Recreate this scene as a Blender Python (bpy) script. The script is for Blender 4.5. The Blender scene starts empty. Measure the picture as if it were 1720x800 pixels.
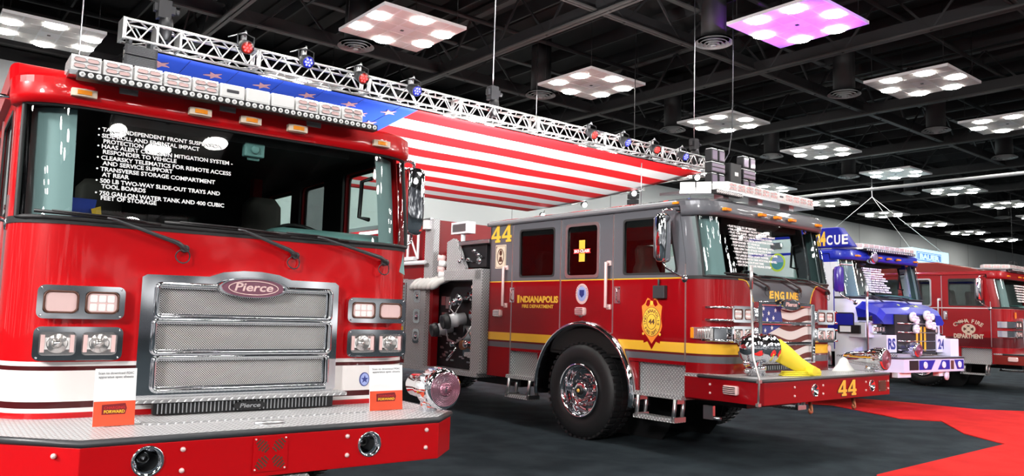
import bpy, bmesh, math, random
from mathutils import Vector, Matrix
random.seed(7)
PI = math.pi
S = bpy.context.scene
COL = S.collection
# ---------------------------------------------------------------- camera
cam_d = bpy.data.cameras.new('camera'); cam = bpy.data.objects.new('camera', cam_d); COL.objects.link(cam)
_r = Vector((0.774, -0.633, 0.028)); _f = Vector((0.628, 0.772, 0.097)).normalized()
_r = (_r - _f * _r.dot(_f)).normalized(); _u = _r.cross(_f)
cam.matrix_world = Matrix(((_r.x, _u.x, -_f.x, 0), (_r.y, _u.y, -_f.y, 0), (_r.z, _u.z, -_f.z, 1.4509), (0, 0, 0, 1)))
cam_d.sensor_width = 36; cam_d.lens = 1302.5 / 1720 * 36; cam_d.clip_end = 400
S.camera = cam
# ---------------------------------------------------------------- world and exposure
w = bpy.data.worlds.new('world'); S.world = w; w.use_nodes = True
_nt = w.node_tree; _bg = _nt.nodes['Background']   # unseen rest of hall as noise; bright horizon patches added for chrome reflections
_tc = _nt.nodes.new('ShaderNodeTexCoord'); _no = _nt.nodes.new('ShaderNodeTexNoise'); _no.inputs['Scale'].default_value = 15; _no.inputs['Detail'].default_value = 3
_cr = _nt.nodes.new('ShaderNodeValToRGB'); _el = _cr.color_ramp.elements
_el[0].position = .53; _el[0].color = (.05, .052, .058, 1); _el[1].position = .70; _el[1].color = (1, 1, 1, 1)
_e = _el.new(.60); _e.color = (.16, .165, .17, 1)
_nt.links.new(_tc.outputs['Generated'], _no.inputs['Vector']); _sx = _nt.nodes.new('ShaderNodeSeparateXYZ'); _nt.links.new(_tc.outputs['Generated'], _sx.inputs[0])
_ab = _nt.nodes.new('ShaderNodeMath'); _ab.operation = 'ABSOLUTE'; _nt.links.new(_sx.outputs[2], _ab.inputs[0])
_mr = _nt.nodes.new('ShaderNodeMapRange'); _mr.inputs[1].default_value = .05; _mr.inputs[2].default_value = .40; _mr.inputs[3].default_value = .06; _mr.inputs[4].default_value = -.03
_ad = _nt.nodes.new('ShaderNodeMath'); _ad.operation = 'ADD'; _nt.links.new(_ab.outputs[0], _mr.inputs[0]); _nt.links.new(_mr.outputs[0], _ad.inputs[0]); _nt.links.new(_no.outputs[0], _ad.inputs[1])
_nt.links.new(_ad.outputs[0], _cr.inputs[0]); _nt.links.new(_cr.outputs[0], _bg.inputs[0])
_bg.inputs[1].default_value = 1.5
S.view_settings.view_transform = 'Standard'; S.view_settings.look = 'None'
S.view_settings.exposure = 0.05; S.view_settings.gamma = 1
S.view_settings.use_curve_mapping = False
S.cycles.use_denoising = True
S.cycles.max_bounces = 8; S.cycles.transparent_max_bounces = 12
S.cycles.sample_clamp_indirect = 6
DISC = 62.0        # radiance of the round ceiling lamps

def add_light(name, kind, loc, target, energy, color, size=0.3, spot=40):
    d = bpy.data.lights.new(name, kind); d.energy = energy; d.color = color
    if kind == 'AREA': d.shape = 'DISK'; d.size = size
    if kind == 'SPOT': d.spot_size = math.radians(spot); d.spot_blend = .6; d.shadow_soft_size = size
    o = bpy.data.objects.new(name, d); COL.objects.link(o); o.location = loc
    o.rotation_euler = (Vector(target) - Vector(loc)).to_track_quat('-Z', 'Y').to_euler()
    return o
# added fill lamps, out of view, brightening the truck fronts and sides
add_light('fill_lamp', 'AREA', (-13, -6, 7.5), (1.5, 4.5, 1.2), 2300, (1, .97, .95), 2.2)
add_light('fill_lamp', 'AREA', (-10, 5.5, 8.0), (7.5, 7, 1.3), 2300, (1, .97, .95), 2.2)
add_light('fill_lamp', 'AREA', (19, -9, 7.5), (8, 5, 1.3), 1500, (1, .97, .95), 1.6)
add_light('purple_uplight', 'SPOT', (23.5, 9.0, 3.2), (21.5, 12.65, 10.66), 9000, (.42, .05, 1), .1, 30)
add_light('blue_wash', 'SPOT', (12.2, 1.0, 5.5), (14.0, 5.9, 1.3), 1100, (.2, .12, 1), .15, 34)
add_light('flag_fill', 'SPOT', (10.9, 12.2, 2.6), (13.5, 20.5, 5.6), 8500, (1, .98, .96), .5, 125)  # both flag spots are added, unseen, to brighten the flag from below
add_light('flag_fill', 'SPOT', (4.7, 11.0, 2.6), (7.0, 19.5, 5.7), 2300, (.95, .97, 1), .5, 120)

# ---------------------------------------------------------------- materials
M = {}
def mat(name, col=(.8, .8, .8), rough=.5, metal=0, coat=0, emit=None, es=1, spec=.5, bump=None):
    m = bpy.data.materials.new(name); m.use_nodes = True
    b = m.node_tree.nodes['Principled BSDF']
    b.inputs['Base Color'].default_value = (*col, 1); b.inputs['Roughness'].default_value = rough
    b.inputs['Metallic'].default_value = metal; b.inputs['Coat Weight'].default_value = coat
    b.inputs['Coat Roughness'].default_value = .03
    b.inputs['Specular IOR Level'].default_value = spec
    if emit: b.inputs['Emission Color'].default_value = (*emit, 1); b.inputs['Emission Strength'].default_value = es
    if bump:
        nt = m.node_tree; tc = nt.nodes.new('ShaderNodeTexCoord'); n = nt.nodes.new('ShaderNodeTexNoise')
        n.inputs['Scale'].default_value = bump[0]; bp = nt.nodes.new('ShaderNodeBump'); bp.inputs['Strength'].default_value = bump[1]
        nt.links.new(tc.outputs['Object'], n.inputs['Vector']); nt.links.new(n.outputs[0], bp.inputs['Height'])
        nt.links.new(bp.outputs[0], b.inputs['Normal'])
    M[name] = m; return m
RED = (.52, .0, .003); DRED = (.27, .0005, .004)
mat('red', RED, .35, 0, .55, spec=.25); mat('dred', DRED, .35, 0, .55, spec=.25)
mat('chrome', (.86, .87, .90), .06, 1, bump=(5, .035)); mat('steel', (.66, .67, .69), .28, 1); mat('alu', (.72, .73, .74), .35, 1)
mat('black', (.008, .008, .009), .45); mat('rubber', (.018, .018, .019), .62); mat('trim', (.035, .038, .042), .4)
mat('tyre', (.010, .010, .011), .55, 0, 0, bump=(60, .25)); mat('white', (.85, .86, .88), .35, 0, .4); mat('wpaint', (.78, .80, .84), .3, 0, 1)
mat('dark_in', (.012, .011, .011), .7); mat('seat', (.035, .026, .022), .75, bump=(80, .2)); mat('dash', (.13, .27, .26), .5)
mat('pillar', (.16, .24, .25), .55); mat('amber', (.95, .30, .01), .2, 0, 1); mat('pink', (.86, .60, .58), .25, 0, .7)
mat('ledglass', (.95, .95, .94), .15, 0, 1); mat('reflector', (.80, .76, .74), .18, .85); mat('gold', (.95, .55, .10), .35, 0, .4)
mat('yellow', (.93, .55, .03), .4, 0, .3); mat('hose', (.85, .72, .04), .75, bump=(220, .2)); mat('blue', (.02, .06, .50), .35, 0, .8)
mat('navy', (.02, .035, .22), .45); mat('grey', (.115, .12, .135), .3, .2, 1); mat('dgrey', (.02, .02, .022), .5)
mat('label_white', (.9, .9, .9), .5); mat('letter', (.92, .92, .92), .5); mat('label_red', (.66, .02, .02), .5); mat('label_dark', (.20, .005, .01), .5)
mat('orange', (.80, .085, .03), .5); mat('eorange', (.95, .27, .03), .45); mat('ink', (.06, .06, .07), .5); mat('brown', (.10, .035, .02), .5); mat('cream', (.75, .62, .48), .5)
mat('cloth', (.75, .75, .72), .85, bump=(60, .3)); mat('mudflap', (.01, .01, .01), .6)
mat('flagred', (.80, .005, .01), .7); mat('flagwhite', (.88, .88, .88), .7); mat('flagblue', (.012, .055, .42), .7); mat('star', (.42, .22, .24), .7)
mat('disc', (1, 1, 1), .5, emit=(1, .97, .92), es=DISC); mat('tile', (.80, .78, .75), .8); mat('tframe', (.93, .93, .93), .6)
mat('vent', (.30, .31, .31), .45); mat('beam', (.055, .053, .051), .6); mat('deck', (.012, .0115, .011), .8); mat('duct', (.012, .012, .013), .6)
mat('truss', (.80, .80, .80), .3, .85); mat('bodyblk', (.012, .012, .014), .5)
mat('ledr', (.1, 0, 0), .4, emit=(1, .02, .02), es=7); mat('ledb', (0, 0, .1), .4, emit=(.08, .08, 1), es=9); mat('ledw', (1, 1, 1), .4, emit=(.95, 1, 1), es=14)
mat('sign', (.8, .9, .95), .5, emit=(.55, .9, 1), es=.75); mat('signblue', (.1, .25, .6), .5, emit=(.12, .3, .75), es=.6)
mat('tower', (.30, .24, .33), .15, .3, 1); mat('lime', (.75, .85, .05), .5); mat('teal', (.1, .35, .4), .4); mat('copper', (.5, .2, .1), .4, .6)
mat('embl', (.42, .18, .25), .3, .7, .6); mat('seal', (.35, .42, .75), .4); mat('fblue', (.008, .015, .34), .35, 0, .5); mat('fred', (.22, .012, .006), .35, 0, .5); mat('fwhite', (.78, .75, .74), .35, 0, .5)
mat('purplecap', (.05, .02, .30), .25, 0, .6); mat('seam_metal', (.62, .60, .60), .3, .9)  # purplecap: blue light on a black mirror put into the cap colour

def glass(name, tint, refl=1.0):
    m = bpy.data.materials.new(name); m.use_nodes = True; nt = m.node_tree; nt.nodes.clear()
    o = nt.nodes.new('ShaderNodeOutputMaterial'); mx = nt.nodes.new('ShaderNodeMixShader'); t = nt.nodes.new('ShaderNodeBsdfTransparent')
    g = nt.nodes.new('ShaderNodeBsdfGlossy'); lw = nt.nodes.new('ShaderNodeLayerWeight'); lw.inputs[0].default_value = .5
    pw = nt.nodes.new('ShaderNodeMath'); pw.operation = 'POWER'; pw.inputs[1].default_value = 5; fr = nt.nodes.new('ShaderNodeMath'); fr.operation = 'MULTIPLY_ADD'; fr.inputs[1].default_value = .95; fr.inputs[2].default_value = .045
    nt.links.new(lw.outputs['Facing'], pw.inputs[0]); nt.links.new(pw.outputs[0], fr.inputs[0])
    t.inputs[0].default_value = (*tint, 1); g.inputs[0].default_value = (1, 1, 1, 1); g.inputs['Roughness'].default_value = .01
    nt.links.new(fr.outputs[0], mx.inputs[0]); nt.links.new(t.outputs[0], mx.inputs[1]); nt.links.new(g.outputs[0], mx.inputs[2])
    nt.links.new(mx.outputs[0], o.inputs[0]); M[name] = m
glass('glass', (.86, .94, .92)); glass('darkglass', (.45, .48, .48)); glass('lens', (.93, .90, .90))

def paint(name, stops, rough=.32, metal=0):
    """gloss paint scheme banded by height (object space z, in metres)"""
    m = mat(name, stops[0][1], rough, metal, .55, spec=.25); nt = m.node_tree
    tc = nt.nodes.new('ShaderNodeTexCoord'); sp = nt.nodes.new('ShaderNodeSeparateXYZ'); mu = nt.nodes.new('ShaderNodeMath')
    mu.operation = 'DIVIDE'; mu.inputs[1].default_value = 3.0; cr = nt.nodes.new('ShaderNodeValToRGB'); cr.color_ramp.interpolation = 'CONSTANT'
    els = cr.color_ramp.elements
    els[0].position = 0; els[0].color = (*stops[0][1], 1); els[1].position = stops[1][0] / 3; els[1].color = (*stops[1][1], 1)
    for z, c in stops[2:]:
        e = els.new(z / 3); e.color = (*c, 1)
    nt.links.new(tc.outputs['Object'], sp.inputs[0]); nt.links.new(sp.outputs[2], mu.inputs[0]); nt.links.new(mu.outputs[0], cr.inputs[0])
    nt.links.new(cr.outputs[0], nt.nodes['Principled BSDF'].inputs['Base Color'])
WH = (.80, .76, .74); MA = (.06, .003, .004); GR = (.115, .12, .135); YE = (.90, .50, .04)
paint('paint1', [(0, RED), (.846, WH), (.874, MA), (.903, WH), (1.067, MA), (1.095, WH), (1.123, RED)])
paint('paint2', [(0, DRED), (.985, GR), (1.066, (.12, .01, .01)), (1.08, YE), (1.195, DRED), (1.872, YE), (1.886, GR)])
paint('paint4', [(0, (.30, .006, .010)), (.98, (.10, .005, .008)), (1.2, (.33, .006, .010)), (1.862, WH), (1.878, (.33, .006, .010))])

def tread(name, pitch=.03, base=.78, rough=.34):
    """diamond tread plate: raised lozenges in a basket pattern, laid along each face"""
    m = mat(name, (base, base, base * 1.01), rough, .15); nt = m.node_tree; N = nt.nodes.new; Lk = nt.links.new
    def mt(op, a, b=None):
        n = N('ShaderNodeMath'); n.operation = op
        for i, x in enumerate((a, b)):
            if x is None: continue
            if isinstance(x, (int, float)): n.inputs[i].default_value = x
            else: Lk(x, n.inputs[i])
        return n.outputs[0]
    tc = N('ShaderNodeTexCoord'); sp = N('ShaderNodeSeparateXYZ'); Lk(tc.outputs['Object'], sp.inputs[0])
    sn = N('ShaderNodeSeparateXYZ'); Lk(tc.outputs['Normal'], sn.inputs[0]); flat = mt('GREATER_THAN', mt('ABSOLUTE', sn.outputs[2]), .7); up = mt('SUBTRACT', 1.0, flat)
    a = mt('ADD', sp.outputs[0], mt('MULTIPLY', sp.outputs[1], up)); b = mt('ADD', mt('MULTIPLY', sp.outputs[1], flat), mt('MULTIPLY', sp.outputs[2], up))
    a = mt('DIVIDE', a, pitch); b = mt('DIVIDE', b, pitch)
    a, b = mt('MULTIPLY', mt('ADD', a, b), .7071), mt('MULTIPLY', mt('SUBTRACT', a, b), .7071)
    fa, fb = mt('SUBTRACT', mt('FRACT', a), .5), mt('SUBTRACT', mt('FRACT', b), .5)
    par = mt('FLOORED_MODULO', mt('ADD', mt('FLOOR', a), mt('FLOOR', b)), 2.0)
    def lz(p, q): return mt('ADD', mt('POWER', mt('ABSOLUTE', mt('DIVIDE', p, .47)), 1.5), mt('POWER', mt('ABSOLUTE', mt('DIVIDE', q, .19)), 1.5))
    d0, d1 = lz(fa, fb), lz(fb, fa)
    d = mt('ADD', mt('MULTIPLY', d0, par), mt('MULTIPLY', d1, mt('SUBTRACT', 1.0, par)))
    h = mt('MAXIMUM', mt('SUBTRACT', 1.0, d), 0.0)
    cr = N('ShaderNodeValToRGB'); cr.color_ramp.elements[0].color = (base * .45, base * .45, base * .46, 1); cr.color_ramp.elements[1].color = (.95, .95, .96, 1); cr.color_ramp.elements[1].position = .2  # relief contrast put into the colour: lighter tops, darker ground
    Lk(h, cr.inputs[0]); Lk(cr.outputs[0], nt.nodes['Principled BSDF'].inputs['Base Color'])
    bp = N('ShaderNodeBump'); bp.inputs['Strength'].default_value = .8; bp.inputs['Distance'].default_value = .01
    Lk(h, bp.inputs['Height']); Lk(bp.outputs[0], nt.nodes['Principled BSDF'].inputs['Normal'])
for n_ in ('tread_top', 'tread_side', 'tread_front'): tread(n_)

def carpet(name, c1, c2):
    m = mat(name, c1, .95, spec=.15); nt = m.node_tree
    tc = nt.nodes.new('ShaderNodeTexCoord'); n = nt.nodes.new('ShaderNodeTexNoise'); n.inputs['Scale'].default_value = 2.2; n.inputs['Detail'].default_value = 9
    cr = nt.nodes.new('ShaderNodeValToRGB'); cr.color_ramp.elements[0].position = .38; cr.color_ramp.elements[1].position = .62
    cr.color_ramp.elements[0].color = (*c1, 1); cr.color_ramp.elements[1].color = (*c2, 1)
    n2 = nt.nodes.new('ShaderNodeTexNoise'); n2.inputs['Scale'].default_value = 260; bp = nt.nodes.new('ShaderNodeBump'); bp.inputs['Strength'].default_value = .5; bp.inputs['Distance'].default_value = .01
    for q in (n, n2): nt.links.new(tc.outputs['Object'], q.inputs['Vector'])
    nt.links.new(n.outputs[0], cr.inputs[0]); nt.links.new(cr.outputs[0], nt.nodes['Principled BSDF'].inputs['Base Color'])
    nt.links.new(n2.outputs[0], bp.inputs['Height']); nt.links.new(bp.outputs[0], nt.nodes['Principled BSDF'].inputs['Normal'])
carpet('slate', (.016, .024, .030), (.030, .042, .050)); carpet('redcarpet', (.62, .018, .016), (.72, .026, .022))

# ---------------------------------------------------------------- mesh helpers
class MB:
    def __init__(s): s.v = []; s.f = []; s.m = []; s.sm = []
    def add(s, vs, fs, mi=0, smooth=False):
        o = len(s.v); s.v += [tuple(v) for v in vs]
        for f in fs: s.f.append([o + i for i in f]); s.m.append(mi); s.sm.append(smooth)
        return s
    def box(s, a, b, mi=0, mx=None):
        (x0, y0, z0), (x1, y1, z1) = a, b
        vs = [(x0, y0, z0), (x1, y0, z0), (x1, y1, z0), (x0, y1, z0), (x0, y0, z1), (x1, y0, z1), (x1, y1, z1), (x0, y1, z1)]
        if mx: vs = [mx @ Vector(v) for v in vs]
        return s.add(vs, [(0, 3, 2, 1), (4, 5, 6, 7), (0, 1, 5, 4), (1, 2, 6, 5), (2, 3, 7, 6), (3, 0, 4, 7)], mi)
    def loft(s, rings, mi=0, closed=True, caps=(True, True), smooth=False):
        n = len(rings[0]); vs = [p for r in rings for p in r]; fs = []
        for i in range(len(rings) - 1):
            for j in range(n if closed else n - 1):
                k = (j + 1) % n; fs.append((i * n + j, i * n + k, (i + 1) * n + k, (i + 1) * n + j))
        if caps[0]: fs.append(tuple(range(n))[::-1])
        if caps[1]: fs.append(tuple((len(rings) - 1) * n + j for j in range(n)))
        return s.add(vs, fs, mi, smooth)
    def lathe(s, prof, o, d, seg=24, mi=0, smooth=True, caps=(True, True)):
        """prof: (distance along axis, radius)"""
        d = Vector(d).normalized(); a = d.orthogonal().normalized(); b = d.cross(a); o = Vector(o)
        rings = [[o + d * t + (a * math.cos(2 * PI * j / seg) + b * math.sin(2 * PI * j / seg)) * max(r, 1e-4) for j in range(seg)] for t, r in prof]
        return s.loft(rings, mi, True, caps, smooth)
    def cyl(s, p, q, r, r2=None, seg=16, mi=0, smooth=True):
        p, q = Vector(p), Vector(q); return s.lathe([(0, r), ((q - p).length, r if r2 is None else r2)], p, q - p, seg, mi, smooth)
    def tube(s, pts, r, seg=8, mi=0, closed=False):
        pts = [Vector(p) for p in pts]; n = len(pts); rings = []; prev = None
        for i, p in enumerate(pts):
            t = (pts[(i + 1) % n] - pts[i - 1]) if closed else (pts[min(i + 1, n - 1)] - pts[max(i - 1, 0)])
            t.normalize()
            a = t.orthogonal() if prev is None else prev - t * prev.dot(t)
            if a.length < 1e-6: a = t.orthogonal()
            a.normalize(); b = t.cross(a); prev = a
            rr = r[i] if isinstance(r, (list, tuple)) else r
            rings.append([p + (a * math.cos(2 * PI * j / seg) + b * math.sin(2 * PI * j / seg)) * rr for j in range(seg)])
        if closed: rings.append(rings[0])
        return s.loft(rings, mi, True, (not closed, not closed), True)
    def ball(s, c, r, mi=0, sc=(1, 1, 1), seg=12):
        c = Vector(c); rings = []
        for i in range(seg // 2 + 1):
            t = PI * i / (seg // 2)
            rings.append([c + Vector((r * math.sin(t) * math.cos(2 * PI * j / seg) * sc[0], r * math.sin(t) * math.sin(2 * PI * j / seg) * sc[1], r * math.cos(t) * sc[2])) for j in range(seg)])
        return s.loft(rings, mi, True, (False, False), True)
    def mesh(s, me, mx=None, mi=0):
        vs = [(mx @ v.co) if mx else v.co for v in me.vertices]
        return s.add(vs, [tuple(p.vertices) for p in me.polygons], mi)
    def poly(s, pts, mx, t=.01, holes=(), mi=0):
        """flat plate: outline in local xy (holes allowed), front face at local z=0, t thick behind"""
        return s.mesh(fillmesh(pts, holes, t), mx @ Matrix.Translation((0, 0, -t / 2)), mi)
    def build(s, name, mats, parent=None, loc=None, bevel=0, seg=2):
        me = bpy.data.meshes.new(name); me.from_pydata(s.v, [], s.f)
        if not isinstance(mats, (list, tuple)): mats = [mats]
        for m in mats: me.materials.append(M[m])
        me.polygons.foreach_set('material_index', s.m); me.polygons.foreach_set('use_smooth', s.sm); me.update()
        o = bpy.data.objects.new(name, me); COL.objects.link(o)
        if parent: o.parent = parent
        if loc: o.location = loc
        if bevel:
            b = o.modifiers.new('bevel', 'BEVEL'); b.width = bevel; b.segments = seg; b.limit_method = 'ANGLE'; b.angle_limit = math.radians(40)
        return o
def _curve_mesh(cu):
    ob = bpy.data.objects.new('tmp', cu); COL.objects.link(ob)
    dg = bpy.context.evaluated_depsgraph_get(); me = bpy.data.meshes.new_from_object(ob.evaluated_get(dg))
    bpy.data.objects.remove(ob); return me
def fillmesh(pts, holes, t):
    cu = bpy.data.curves.new('tmp', 'CURVE'); cu.dimensions = '2D'; cu.fill_mode = 'BOTH'; cu.extrude = t / 2
    for ps in [pts] + list(holes):
        sp = cu.splines.new('POLY'); sp.points.add(len(ps) - 1); sp.use_cyclic_u = True
        for i, p in enumerate(ps): sp.points[i].co = (p[0], p[1], 0, 1)
    return _curve_mesh(cu)
_tc = {}
def textmesh(s, bold=0, extr=.02, space=1.0):
    k = (s, bold, extr, space)
    if k not in _tc:
        cu = bpy.data.curves.new('tmp', 'FONT'); cu.body = s; cu.size = 1; cu.offset = bold; cu.extrude = extr; cu.resolution_u = 3
        cu.space_character = space; _tc[k] = _curve_mesh(cu)
    return _tc[k]
def put_text(mb, s, mx, h, width=None, align='c', bold=.012, mi=0, shear=0, space=1.0, extr=.001):
    """lettering with cap height h; width fixes the total width"""
    me = textmesh(s, bold, 1.0, space); xs = [v.co.x for v in me.vertices]
    if not xs: return
    x0, x1 = min(xs), max(xs); sy = h / .70; sx = (width / (x1 - x0)) if width else sy
    cx = {'c': (x0 + x1) / 2, 'l': x0, 'r': x1}[align]
    vs = [mx @ Vector(((v.co.x - cx) * sx + shear * v.co.y * sy, v.co.y * sy, v.co.z * extr + extr)) for v in me.vertices]
    mb.add(vs, [tuple(p.vertices) for p in me.polygons], mi)
def arc_text(mb, s, mx, r, a0, a1, h, mi=0, inward=False, bold=.015, rx=1.0):
    n = len(s)
    for i, ch in enumerate(s):
        if ch == ' ': continue
        a = math.radians(a0 + (a1 - a0) * (i / (n - 1))); p = (r * rx * math.cos(a), r * math.sin(a))
        rot = a - PI / 2 + (PI if inward else 0)
        put_text(mb, ch, mx @ Matrix.Translation((p[0], p[1], 0)) @ Matrix.Rotation(rot, 4, 'Z') @ Matrix.Translation((0, -h / 2, 0)), h, None, 'c', bold, mi)
def rrect(x0, y0, x1, y1, r, n=5):
    r = min(r, abs(x1 - x0) / 2.01, abs(y1 - y0) / 2.01); out = []
    for cx, cy, a in ((x1 - r, y1 - r, 0), (x0 + r, y1 - r, 90), (x0 + r, y0 + r, 180), (x1 - r, y0 + r, 270)):
        for i in range(n + 1):
            t = math.radians(a + 90 * i / n); out.append((cx + r * math.cos(t), cy + r * math.sin(t)))
    return out
def roundpoly(pts, r, n=5):
    out = []
    for i, p in enumerate(pts):
        p = Vector(p); a = Vector(pts[i - 1]) - p; b = Vector(pts[(i + 1) % len(pts)]) - p; a.normalize(); b.normalize()
        ang = a.angle(b); d = r / math.tan(ang / 2)
        q0, q1 = p + a * d, p + b * d
        for k in range(n + 1):
            t = k / n; out.append(tuple((1 - t) ** 2 * q0 + 2 * t * (1 - t) * p + t * t * q1))
    return out
def inset(pts, d):
    c = sum((Vector(p) for p in pts), Vector((0, 0))) / len(pts); xs = [p[0] for p in pts]; ys = [p[1] for p in pts]
    w, h = max(xs) - min(xs), max(ys) - min(ys)
    return [((p[0] - c.x) * (1 - 2 * d / w) + c.x, (p[1] - c.y) * (1 - 2 * d / h) + c.y) for p in pts]
def ell(cx, cy, a, b, n=28): return [(cx + a * math.cos(2 * PI * i / n), cy + b * math.sin(2 * PI * i / n)) for i in range(n)]
def starpts(cx, cy, r, rot=PI / 2): return [(cx + (r if i % 2 == 0 else r * .382) * math.cos(rot + PI * i / 5), cy + (r if i % 2 == 0 else r * .382) * math.sin(rot + PI * i / 5)) for i in range(10)]
FX = Matrix(((1, 0, 0, 0), (0, 0, -1, 0), (0, 1, 0, 0), (0, 0, 0, 1)))                 # faces -v (front): local x=u, y=z
PX = Matrix(((0, 0, -1, 0), (-1, 0, 0, 0), (0, 1, 0, 0), (0, 0, 0, 1)))                # faces -u: local x=-v, y=z
DX = Matrix(((0, 0, 1, 0), (1, 0, 0, 0), (0, 1, 0, 0), (0, 0, 0, 1)))                  # faces +u: local x=v, y=z
def T(x=0, y=0, z=0): return Matrix.Translation((x, y, z))
def F(v): return T(0, v, 0) @ FX
def P(u): return T(u, 0, 0) @ PX
def D(u): return T(u, 0, 0) @ DX
def vm(pts): return [(-p[0], p[1]) for p in pts]
FOUR = [(.44, 0), (.96, 0), (.96, .14), (.86, .14), (.86, .24), (1.0, .24), (1.0, .40), (.86, .40), (.86, 1.0), (.60, 1.0), (.04, .38), (.04, .24), (.58, .24), (.58, .14), (.44, .14)]
FOURH = [(.58, .40), (.28, .40), (.58, .76)]
def slab44(mb, mx, w, h, mi=0, t=.002):
    for k in (0, 1):
        q = mx @ T(k * w * .52, 0, t)
        sc = lambda ps: [(x * w * .48, y * h) for x, y in ps]
        mb.poly(sc(FOUR), q, t, [sc(FOURH)], mi)

def tag(o, label=None, cat=None, group=None, kind=None):
    if label: o['label'] = label
    if cat: o['category'] = cat
    if group: o['group'] = group
    if kind: o['kind'] = kind
    return o
def empty(name, loc=(0, 0, 0), rz=0):
    o = bpy.data.objects.new(name, None); COL.objects.link(o); o.location = loc; o.rotation_euler = (0, 0, rz); o.empty_display_size = .2; return o
def copy_tree(o, parent=None):
    c = o.copy(); COL.objects.link(c); c.parent = parent
    for ch in [x for x in COL.objects if x.parent == o]: copy_tree(ch, c)
    return c

# ---------------------------------------------------------------- hall shell
CZ = 10.66
tag(MB().box((-30, -30, -.2), (125, 35.6, 0)).build('floor', 'slate'), kind='structure')
mat('wallpaint', (.55, .58, .58), .8); mat('wallblack', (.01, .01, .01), .9); mat('joint', (.30, .31, .31), .9)
wb = MB().box((-30, 35.5, 0), (125, 35.8, CZ + .1), 0).box((-30, 35.5, CZ + .1), (125, 35.8, 14.2), 1)
for i in range(1, 19): wb.box((-30 + i * 8.4, 35.48, 0), (-29.96 + i * 8.4, 35.5, CZ + .1), 2)
tag(wb.build('wall_back', ['wallpaint', 'wallblack', 'joint']), kind='structure')
tag(MB().box((125, -30, 0), (125.3, 35.8, 14.2)).build('wall_right', 'wallpaint'), kind='structure')
deck = MB().box((-30, -30, 13.6), (125, 35.6, 13.8))
for i in range(75): deck.box((-30 + i * 2.07, -30, 13.5), (-29.8 + i * 2.07, 35.5, 13.6))
tag(deck.build('ceiling', 'deck'), kind='structure')
def girder(name, a, b, z0, z1, w=.30):
    m = MB(); a, b = Vector(a), Vector(b); d = (b - a).normalized(); n = Vector((-d.y, d.x, 0))
    L_ = (b - a).length; mx = Matrix(((d.x, n.x, 0, a.x), (d.y, n.y, 0, a.y), (0, 0, 1, 0), (0, 0, 0, 1)))
    m.box((0, -w / 2, z0), (L_, w / 2, z0 + .06), 0, mx); m.box((0, -w / 2, z1 - .06), (L_, w / 2, z1), 0, mx); m.box((0, -.02, z0), (L_, .02, z0 + .5), 1, mx)
    k = 0; x = 0
    while x < L_:
        p, q = mx @ Vector((x, 0, z0 if k else z1)), mx @ Vector((x + 1.5, 0, z1 if k else z0)); m.cyl(p, q, .05, seg=4, mi=1, smooth=False); x += 1.5; k = 1 - k
    return tag(m.build(name, ['beam', 'duct']), kind='structure')
n_ = 0
for i in range(12):
    n_ += 1; girder('trim_%d' % n_, (-.45 + 8.8 * i, -30, 0), (-.45 + 8.8 * i, 35.4, 0), 11.05, 12.9)
for y in (17.15, 26.2, 8.1, 35.0):
    n_ += 1; girder('trim_%d' % n_, (-25, y, 0), (120, y, 0), 11.2, 12.7, .22)
jo = MB()
for i in range(46):
    x = -4 + i * 2.2; jo.box((x, -5, 12.6), (x + .08, 35.2, 13.1))
for y in (3.0, 12.0, 15.0, 19.0, 23.2, 29.5, 32.4): jo.cyl((-20, y, 12.2 + (y % 2) * .3), (118, y, 12.2 + (y % 2) * .3), .09, seg=6)
n_ += 1; tag(jo.build('trim_%d' % n_, 'duct'), kind='structure')
pp = MB().cyl((40.1, -5, 8.5), (40.1, 34, 8.5), .09, seg=8)
mat('pipe', (.40, .41, .42), .5); tag(pp.build('conduit_rail', 'pipe'), 'long straight grey rail crossing under the far ceiling lights', 'rail')

# ceiling duct trunks above the diffusers
dk = None
# ---------------------------------------------------------------- ceiling light panels
def make_panel():
    r = empty('panel_light'); H_ = 1.525; t = H_ * 2 / 5
    m = MB().box((-H_, -H_, 0), (H_, H_, .10), 0)
    for i in range(5):
        for j in range(5):
            if (i, j) == (2, 2): m.box((-.05, -.05, -.02), (.05, .05, -.004), 2); continue
            m.box((-H_ + i * t + .03, -H_ + j * t + .03, -.006), (-H_ + (i + 1) * t - .03, -H_ + (j + 1) * t - .03, .001), 1)
    for x, y in ((-1, -1), (1, -1), (1, 1), (-1, 1)): m.cyl((x * 1.3, y * 1.3, .1), (x * 1.3, y * 1.3, 2.4), .012, seg=4, mi=2)
    m.build('tile_grid', ['tframe', 'tile', 'black'], r)
    proto = None
    for i, j in ((0, 1), (0, 3), (2, 0), (2, 4), (4, 1), (4, 3)):
        x, y = -H_ + (i + .5) * t, -H_ + (j + .5) * t
        if proto is None:
            proto = MB().lathe([(0, .30), (.03, .30)], (0, 0, -.035), (0, 0, 1), 20, 0).lathe([(0, .303), (.02, .304)], (0, 0, -.012), (0, 0, 1), 20, 1).build('round_lamp', ['disc', 'tframe'], r, (x, y, 0))
        else:
            c = proto.copy(); COL.objects.link(c); c.location = (x, y, 0)
    return r
pan0 = make_panel(); first = True
rowname = {12.65: 'row of the purple panel', 21.67: 'row over the flag', 30.7: 'row nearest the back wall'}
prev_l = {3: 'far left above the first red truck', 12: 'directly above the blue end of the flag', 21: 'above the white striped middle of the flag', 30: 'above the far right end of the truss'}
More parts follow.
